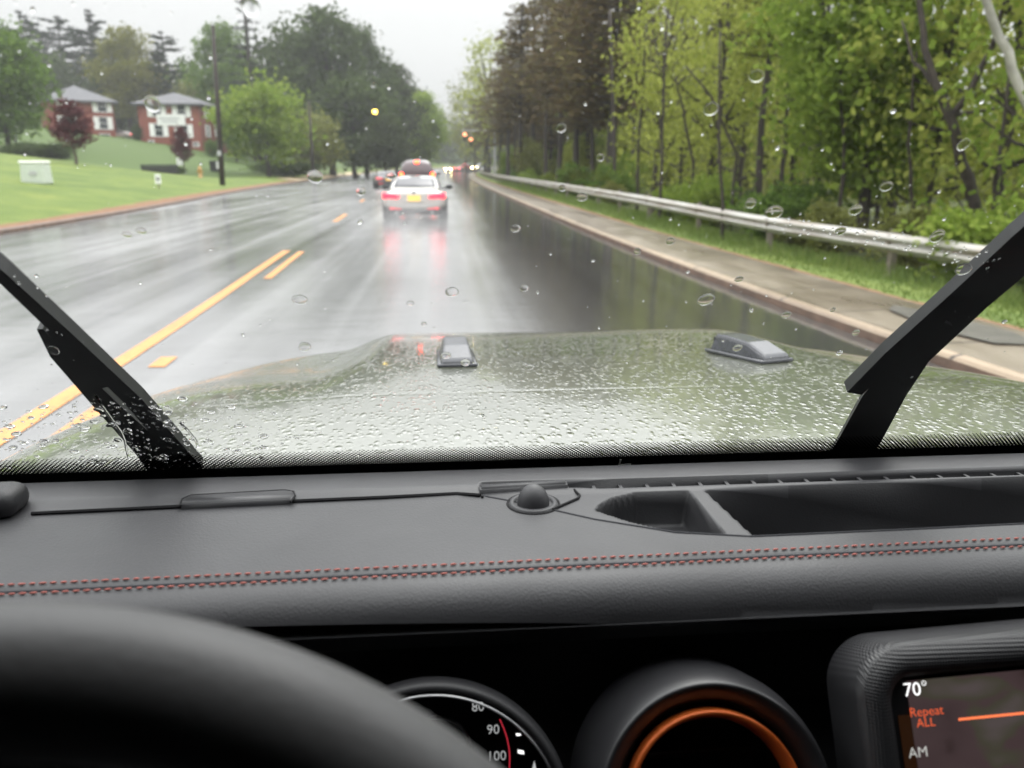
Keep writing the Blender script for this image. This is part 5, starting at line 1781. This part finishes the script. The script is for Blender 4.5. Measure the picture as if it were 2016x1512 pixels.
def ribbed_mat():
    m, nt, bs, out = new_mat('ribbed_bezel')
    v = coords(nt)
    w1 = N(nt, 'ShaderNodeTexWave', wave_type='BANDS', bands_direction='X'); w1.inputs['Scale'].default_value = 190
    w2 = N(nt, 'ShaderNodeTexWave', wave_type='BANDS', bands_direction='Z'); w2.inputs['Scale'].default_value = 190
    for q in (w1, w2): nt.links.new(v, q.inputs['Vector'])
    ad = N(nt, 'ShaderNodeMath', operation='ADD'); nt.links.new(w1.outputs['Fac'], ad.inputs[0]); nt.links.new(w2.outputs['Fac'], ad.inputs[1])
    bs.inputs['Base Color'].default_value = (.02, .02, .022, 1); bs.inputs['Roughness'].default_value = .42
    bump(nt, bs, ad.outputs[0], .5, .0006)
    return m
M['ribbed'] = ribbed_mat()
from_bm('screen_bezel', bm, M['ribbed'], own, True)
def screen_mat():
    m, nt, bs, out = new_mat('lit_screen')
    v = coords(nt, (1, 1, 1.8), rot=(0.3, 0.2, 0.5))
    n1 = noise(nt, v, 26, 2, 0.4)
    col = ramp(nt, n1, [(0.30, (0.012, 0.006, 0.004)), (0.42, (0.048, 0.031, 0.032)), (0.55, (0.055, 0.036, 0.037)), (0.60, (0.05, 0.046, 0.032)), (0.72, (0.075, 0.06, 0.058))])
    bs.inputs['Base Color'].default_value = (.004, .004, .004, 1); bs.inputs['Roughness'].default_value = .3
    nt.links.new(col, bs.inputs['Emission Color']); bs.inputs['Emission Strength'].default_value = 0.55
    return m
M['screen'] = screen_mat()
l, t = LT(1752, 1400, 1850, 1326)
scr = from_py('screen', [s3(l, t, .0004), s3(xr, t, .0004), s3(xr, yb, .0004), s3(l, yb, .0004)], [(0, 1, 2, 3)], M['deep'], own)
tl = onpl(1796, 1336, SP, Sn)
l2, t2 = LT(1790, 1400, 1850, 1334)
from_py('picture', [s3(l2, t2, .0008), s3(xr - .004, t2, .0008), s3(xr - .004, yb + .004, .0008), s3(l2, yb + .004, .0008)], [(0, 1, 2, 3)], M['screen'], scr)
l3 = sloc(1772, 1450)[0]
from_py('side_strip', [s3(l3, t2 - .018, .0008), s3(l2 - .0002, t2 - .018, .0008), s3(l2 - .0002, yb + .004, .0008), s3(l3, yb + .004, .0008)], [(0, 1, 2, 3)], emit('screen_brown', (0.013, 0.005, 0.002), 0.8), scr)
M['t_white'] = emit('screen_white', (1, 1, 1), 0.95)
M['t_orange'] = emit('screen_orange', (0.80, 0.12, 0.04), 0.62)
M['t_line'] = emit('screen_line', (0.9, 0.19, 0.07), 0.75)
M['t_grey'] = emit('screen_grey', (0.36, 0.36, 0.34), 0.9)
for s, px, py, sz, mm in (('70°', 1803, 1358, .0107, 't_white'), ('Repeat', 1824, 1401, .0072, 't_orange'), ('ALL', 1823, 1423, .0068, 't_orange'), ('AM', 1808, 1482, .0080, 't_grey')):
    plane_text('text', s, px, py, SP, Sn, Su, Sr, sz, M[mm], scr, .0012)
pl_quad('progress_line', [(1887, 1414), (2040, 1399), (2040, 1404), (1887, 1419)], SP, Sn, M['t_line'], scr, .0012)

# ---- steering wheel
d = ray(-20, 1340); SWt = ORG + d * 0.20
tl_ = rad(25)
swn = np.array([0, -math.cos(tl_), math.sin(tl_)]); swd = np.array([0, -math.sin(tl_), -math.cos(tl_)])
RW, rw = 0.175, 0.0178
SC = SWt + swd * RW
bm = bmesh.new()
prof = []
for k in range(25):
    a = 2 * PI * k / 24
    prof.append((RW + rw * math.cos(a) * 1.05, rw * math.sin(a)))
bm_lathe(bm, prof, SC, swn, 160)
bmesh.ops.remove_doubles(bm, verts=bm.verts, dist=1e-5)
sw = from_bm('steering_wheel', bm, M['wheel_rim'], own, True)
bm = bmesh.new(); bm_lathe(bm, [(0, .012), (.05, .010), (.07, .0), (.072, -.03), (0, -.035)], SC, swn, 48)
from_bm('hub', bm, M['fascia'], sw, True)
for a in (0, PI, -PI / 2 ):
    dirv = Vector((math.cos(a), 0, 0)) + Vector(swd) * -math.sin(a)
    bm = bmesh.new(); bm_tube(bm, [Vector(SC) + dirv * .06, Vector(SC) + dirv * .12, Vector(SC) + dirv * RW], [.02, .014, .013], 12)
    from_bm('spoke', bm, M['fascia'], sw, True)
bm = bmesh.new(); bm_tube(bm, [Vector(SC) - Vector(swn) * .02, Vector(SC) - Vector(swn) * .2], [.055, .06], 20)
from_bm('column_shroud', bm, M['fascia'], sw, True)

# ---- cabin round the camera: roof, doors, rear wall, floor, pillars
bm = bmesh.new()
zt = 0.284
bm_box(bm, rel((HC, -.62, zt + .02)), (1.80, 1.80, .03))
from_bm('roof', bm, M['headliner'], own)
bm = bmesh.new(); bm_box(bm, rel((HC, -1.5, -.4)), (1.78, .04, 1.33)); from_bm('rear_wall', bm, M['headliner'], own)
bm = bmesh.new(); bm_box(bm, rel((HC, -.45, -1.05)), (1.78, 2.05, .04)); from_bm('cabin_floor', bm, M['headliner'], own)
bm = bmesh.new(); bm_box(bm, rel((HC, .70, -.66)), (1.78, .03, .76)); from_bm('firewall', bm, M['deep'], own)
for s in (-1, 1):
    bm = bmesh.new(); bm_box(bm, rel((HC + s * .90, -.40, -.62)), (.04, 2.16, .84)); from_bm('door', bm, M['fascia'], own)
    bm = bmesh.new()
    A, B = Vector(wq(HC + s * .89, -.03)), Vector(wq(HC + s * .89, VTOP))
    bm_tube(bm, [A, B], .035, 8); from_bm('pillar', bm, M['fascia'], own)
    bm = bmesh.new(); bm_box(bm, rel((HC + s * .90, -.60, .04)), (.05, 1.8, .50)); from_bm('light_block_panel', bm, M['headliner'], own)  # unseen panels stretched over the side windows to cut cabin light
for s in (-.33, 1.0):
    x = HC - .37 if s < 0 else HC + .42
    bm = bmesh.new(); bm_box(bm, rel((x, -.62, -.42)), (.5, .13, .72), rot=Euler((rad(-14), 0, 0)).to_matrix(), bev=.05, seg=3)
    st = from_bm('seat', bm, M['fascia'], own, True)
    bm = bmesh.new(); bm_box(bm, rel((x, -.30, -.72)), (.5, .52, .14), bev=.05, seg=3); from_bm('seat_cushion', bm, M['fascia'], st, True)

# ------------------------------------------------------------------ rain on the windscreen
def water_mat():
    m, nt, bs, out = new_mat('rain_water')
    bs.inputs['Base Color'].default_value = (1, 1, 1, 1)
    bs.inputs['Roughness'].default_value = 0.0
    bs.inputs['IOR'].default_value = 1.33
    bs.inputs['Transmission Weight'].default_value = 1.0
    return m
M['water'] = water_mat()
def drop_mesh(name, seg, prof, squash):
    bm = bmesh.new()
    bm_lathe(bm, prof, (0, 0, 0), (0, 0, 1), seg)
    for vv in bm.verts: vv.co.x *= squash
    bmesh.ops.recalc_face_normals(bm, faces=bm.faces)
    me = bpy.data.meshes.new(name); bm.to_mesh(me); bm.free()
    me.materials.append(M['water'])
    me.polygons.foreach_set('use_smooth', [True] * len(me.polygons))
    return me
flat_prof = [(0, 0), (.90, 0), (.98, .015), (1.0, .04), (.985, .075), (.95, .105), (.88, .13), (.78, .145), (.6, .152), (.3, .156), (0, .157)]
BIG = [drop_mesh('raindrop', 32, flat_prof, sq) for sq in (1.0, .85, 1.15)]
Wm = Matrix((( -1, 0, 0), (0, 0, 0), (0, 0, 0))).to_4x4()
def wmat(p, r, rot):
    n = Vector(WOUT); u = Vector((1, 0, 0)); v_ = n.cross(u)
    B = Matrix(((u[0], v_[0], n[0], p[0]), (u[1], v_[1], n[1], p[1]), (u[2], v_[2], n[2], p[2]), (0, 0, 0, 1)))
    return B @ Matrix.Rotation(rot, 4, 'Z') @ Matrix.Diagonal((r, r, r, 1))
big = [(620, 348, 20, 'in front of the left kerb, right of the utility pole'), (710, 376, 15, 'over the wet road left of the white car'), (770, 346, 12, 'touching the left shoulder of the white car'),
       (493, 14, 22, 'at the top edge over the tallest thin pine'), (300, 205, 22, 'over the roof corner of the second brick house'), (250, 462, 10, 'over the left road edge, left one of a pair'), (278, 455, 12, 'over the left road edge, right one of a pair'),
       (600, 683, 18, 'over the left shoulder of the bonnet'), (590, 590, 17, 'over the pale road above the bonnet shoulder'), (890, 575, 18, 'over the pale road behind the white car'), (835, 638, 9, 'at the front lip of the bonnet'),
       (808, 597, 9, 'over the pale road left of the largest road drop'), (878, 700, 14, 'on the left side of the left rubber buffer'), (916, 714, 15, 'on the near right corner of the left rubber buffer'), (1043, 723, 11, 'over the bonnet right of the left buffer'),
       (1032, 568, 12, 'over the edge between pale and dark road'), (1107, 370, 11, 'on the far guardrail, left one'), (1146, 388, 13, 'on the far guardrail, right one'), (1105, 252, 13, 'over the thin pines in mid-view'), (1182, 310, 12, 'over the thickest pine trunk'),
       (1490, 150, 16, 'over the tall dark trunk high up'), (1400, 215, 18, 'over yellow-green leaves left of the tall trunk'), (1478, 400, 16, 'over shrubs just above the guardrail'), (1524, 418, 20, 'on the top edge of the guardrail, leftmost of three'),
       (1655, 455, 14, 'on the guardrail face, middle of three'), (1845, 465, 20, 'on the guardrail top, rightmost of three'), (1745, 367, 14, 'over the green shrubs in the right wood'), (1685, 413, 16, 'over the shrubs between two guardrail drops'), (1897, 285, 16, 'over the crooked forked tree'),
       (1897, 530, 18, 'below the guardrail beside the right wiper'), (1548, 620, 12, 'on the right kerb near the bonnet'), (1685, 655, 11, 'on the right kerb below the grey patch'), (1390, 590, 20, 'over the dark wet road by the kerb'), (1320, 475, 12, 'on the verge edge of the sidewalk'),
       (1255, 495, 11, 'on the right kerb in mid-view'), (1455, 550, 10, 'on the sidewalk in mid-view'), (1452, 685, 13, 'on the right rubber buffer'), (105, 690, 15, 'beside the left wiper blade'), (1015, 450, 12, 'over the dark road right of the white car'),
       (735, 168, 6, 'over the dark trees left of the yellow beacon'), (1640, 610, 8, 'over the sidewalk above the kerb')]
for i, (px, py, r, lab) in enumerate(big):
    p = wpt(px, py, .0006)
    rm = r * float(np.linalg.norm(p - ORG)) / FPX * .74
    o = bpy.data.objects.new('raindrop', BIG[i % 3]); C.objects.link(o)
    o.matrix_world = wmat(p, rm, RND.uniform(-.5, .5))
    tag(o, 'clear raindrop on the windscreen ' + lab, 'raindrop', 'large raindrops on the windscreen')
# the countless small ones: unwiped lower left corner, sparse spray elsewhere
def many_drops(specs, seed):
    rng = np.random.default_rng(seed)
    unit = []
    fs = []
    S, prof = 8, [(1.0, 0.0), (.93, .22), (.62, .42), (0, .5)]
    for (r, h) in prof[:-1]:
        unit += [(r * math.cos(2 * PI * k / S), r * math.sin(2 * PI * k / S), h) for k in range(S)]
    unit.append((0, 0, .5)); unit.append((0, 0, 0))
    for i in range(2):
        for k in range(S): fs.append((i * S + k, i * S + (k + 1) % S, (i + 1) * S + (k + 1) % S, (i + 1) * S + k))
    tri = []
    for k in range(S):
        tri.append((2 * S + k, 2 * S + (k + 1) % S, 3 * S)); tri.append(((k + 1) % S, k, 3 * S + 1))
    unit = np.array(unit)
    V, F_ = [], []
    for (px, py, r, el, rot) in specs:
        p = wpt(px, py, .0006); k = float(np.linalg.norm(p - ORG)) / FPX
        u = unit * np.array([r * k, r * k * el, r * k * .9])
        c, s_ = math.cos(rot), math.sin(rot)
        u = np.stack([u[:, 0] * c - u[:, 1] * s_, u[:, 0] * s_ + u[:, 1] * c, u[:, 2]], 1)
        w3 = p + u[:, :1] * np.array([1, 0, 0]) + u[:, 1:2] * np.cross(WOUT, [1, 0, 0]) + u[:, 2:] * WOUT
        b = len(V); V += [tuple(q) for q in w3]
        F_ += [tuple(b + a for a in q) for q in fs] + [tuple(b + a for a in q) for q in tri]
    return V, F_
rng = np.random.default_rng(5)
specs = []
for k in range(1500):                                   # the corner the wiper never reaches
    px = rng.uniform(-20, 760); py = rng.uniform(770, 925)
    edge_ = 790 + max(0, px - 430) * .22 + (40 if px < 180 else 0) * (1 - px / 180)
    if py < edge_ + rng.normal() * 8: continue
    if px > 430 and rng.random() < (px - 430) / 300: continue
    r = min(11, 1.6 * math.exp(rng.normal() * .55))
    specs.append((px, py, r, rng.uniform(.5, .85), rng.normal() * .25))
for k in range(60):
    px = rng.uniform(0, 520); py = rng.uniform(800, 915)
    specs.append((px, py, rng.uniform(5, 10), rng.uniform(.4, .65), rng.normal() * .3))
for k in range(430):                                    # fine spray over the whole screen
    px, py = rng.uniform(0, 2016), rng.uniform(0, 890)
    specs.append((px, py, min(6, 1.25 * math.exp(rng.normal() * .55)), rng.uniform(.7, 1.6), rng.uniform(-.6, .6)))
for k in range(90):
    t = rng.uniform(0, 1)
    specs.append((1500 + 480 * t + rng.normal() * 10, 430 + 90 * t + rng.normal() * 16, rng.uniform(1.2, 3), 1.0, 0))
V, F_ = many_drops(specs, 3)
me = bpy.data.meshes.new('rain_spots'); me.from_pydata(V, [], F_); me.update()
o = add_obj('rain_spots', me, M['water'], smooth=True)
tag(o, 'countless fine raindrops on the glass, thickest in the unwiped lower left corner', 'raindrops', kind='stuff')
# two rivulets running down beside the left wiper
for pts, lab in (([(188, 778), (205, 805), (238, 850), (246, 868), (250, 890), (254, 902)], 'thin wavy trickle of water down the left wiper edge'), ([(355, 832), (372, 850), (386, 868), (390, 880)], 'short trickle of water right of the left wiper')):
    bm = bmesh.new(); bm_tube(bm, [tuple(wpt(*p, .0012)) for p in pts], .0010, 8)
    tag(from_bm('water_trickle', bm, M['water'], None, True), lab, 'water trickle')

# ------------------------------------------------------------------ rainy air
def vol_mat(name, col, dens, aniso=0.2):
    m = bpy.data.materials.new(name); m.use_nodes = True
    nt = m.node_tree; nt.nodes.clear()
    out = nt.nodes.new('ShaderNodeOutputMaterial'); pv_ = nt.nodes.new('ShaderNodeVolumePrincipled')
    pv_.inputs['Color'].default_value = (*col, 1); pv_.inputs['Density'].default_value = dens; pv_.inputs['Anisotropy'].default_value = aniso
    nt.links.new(pv_.outputs[0], out.inputs['Volume'])
    return m, nt, pv_
HAZE = True
if HAZE:
    m, _, _ = vol_mat('rain_haze', (0.93, 0.94, 0.95), 0.0006)
    bm = bmesh.new(); bm_box(bm, (0, 170, 29.0), (760, 560, 66))
    tag(from_bm('haze', bm, m), 'thin pale rain haze over the whole road scene', 'haze', kind='stuff')


m, nt, pv_ = vol_mat('tyre_spray_air', (0.96, 0.96, 0.97), 0.0)
tc = N(nt, 'ShaderNodeTexCoord')
sp_ = N(nt, 'ShaderNodeSeparateXYZ'); nt.links.new(tc.outputs['Generated'], sp_.inputs[0])
def tri(o, c, w_):
    a = N(nt, 'ShaderNodeMath', operation='SUBTRACT'); nt.links.new(o, a.inputs[0]); a.inputs[1].default_value = c
    b = N(nt, 'ShaderNodeMath', operation='ABSOLUTE'); nt.links.new(a.outputs[0], b.inputs[0])
    return mapr(nt, b.outputs[0], 0.0, w_, 1.0, 0.0)
def mulv(a, b):
    q = N(nt, 'ShaderNodeMath', operation='MULTIPLY'); nt.links.new(a, q.inputs[0]); nt.links.new(b, q.inputs[1]); return q.outputs[0]
nz = noise(nt, coords(nt, (1.4, 0.5, 1.6)), 1.5, 2)
dn = mulv(mulv(tri(sp_.outputs[0], .5, .5), tri(sp_.outputs[1], .62, .40)), mulv(mapr(nt, sp_.outputs[2], 0, 1, 1, 0), mapr(nt, sp_.outputs[2], 0, 1, 1, 0)))
dn = mulv(dn, mapr(nt, nz, .25, .75, .2, 1.6))
k_ = N(nt, 'ShaderNodeMath', operation='MULTIPLY'); nt.links.new(dn, k_.inputs[0]); k_.inputs[1].default_value = 0.34
nt.links.new(k_.outputs[0], pv_.inputs['Density'])
bm = bmesh.new(); bm_box(bm, (-.75, 19.2, .62), (3.8, 9.5, 1.1))
tag(from_bm('tyre_spray', bm, m), 'pale mist of spray thrown up behind the white car', 'spray', kind='stuff')
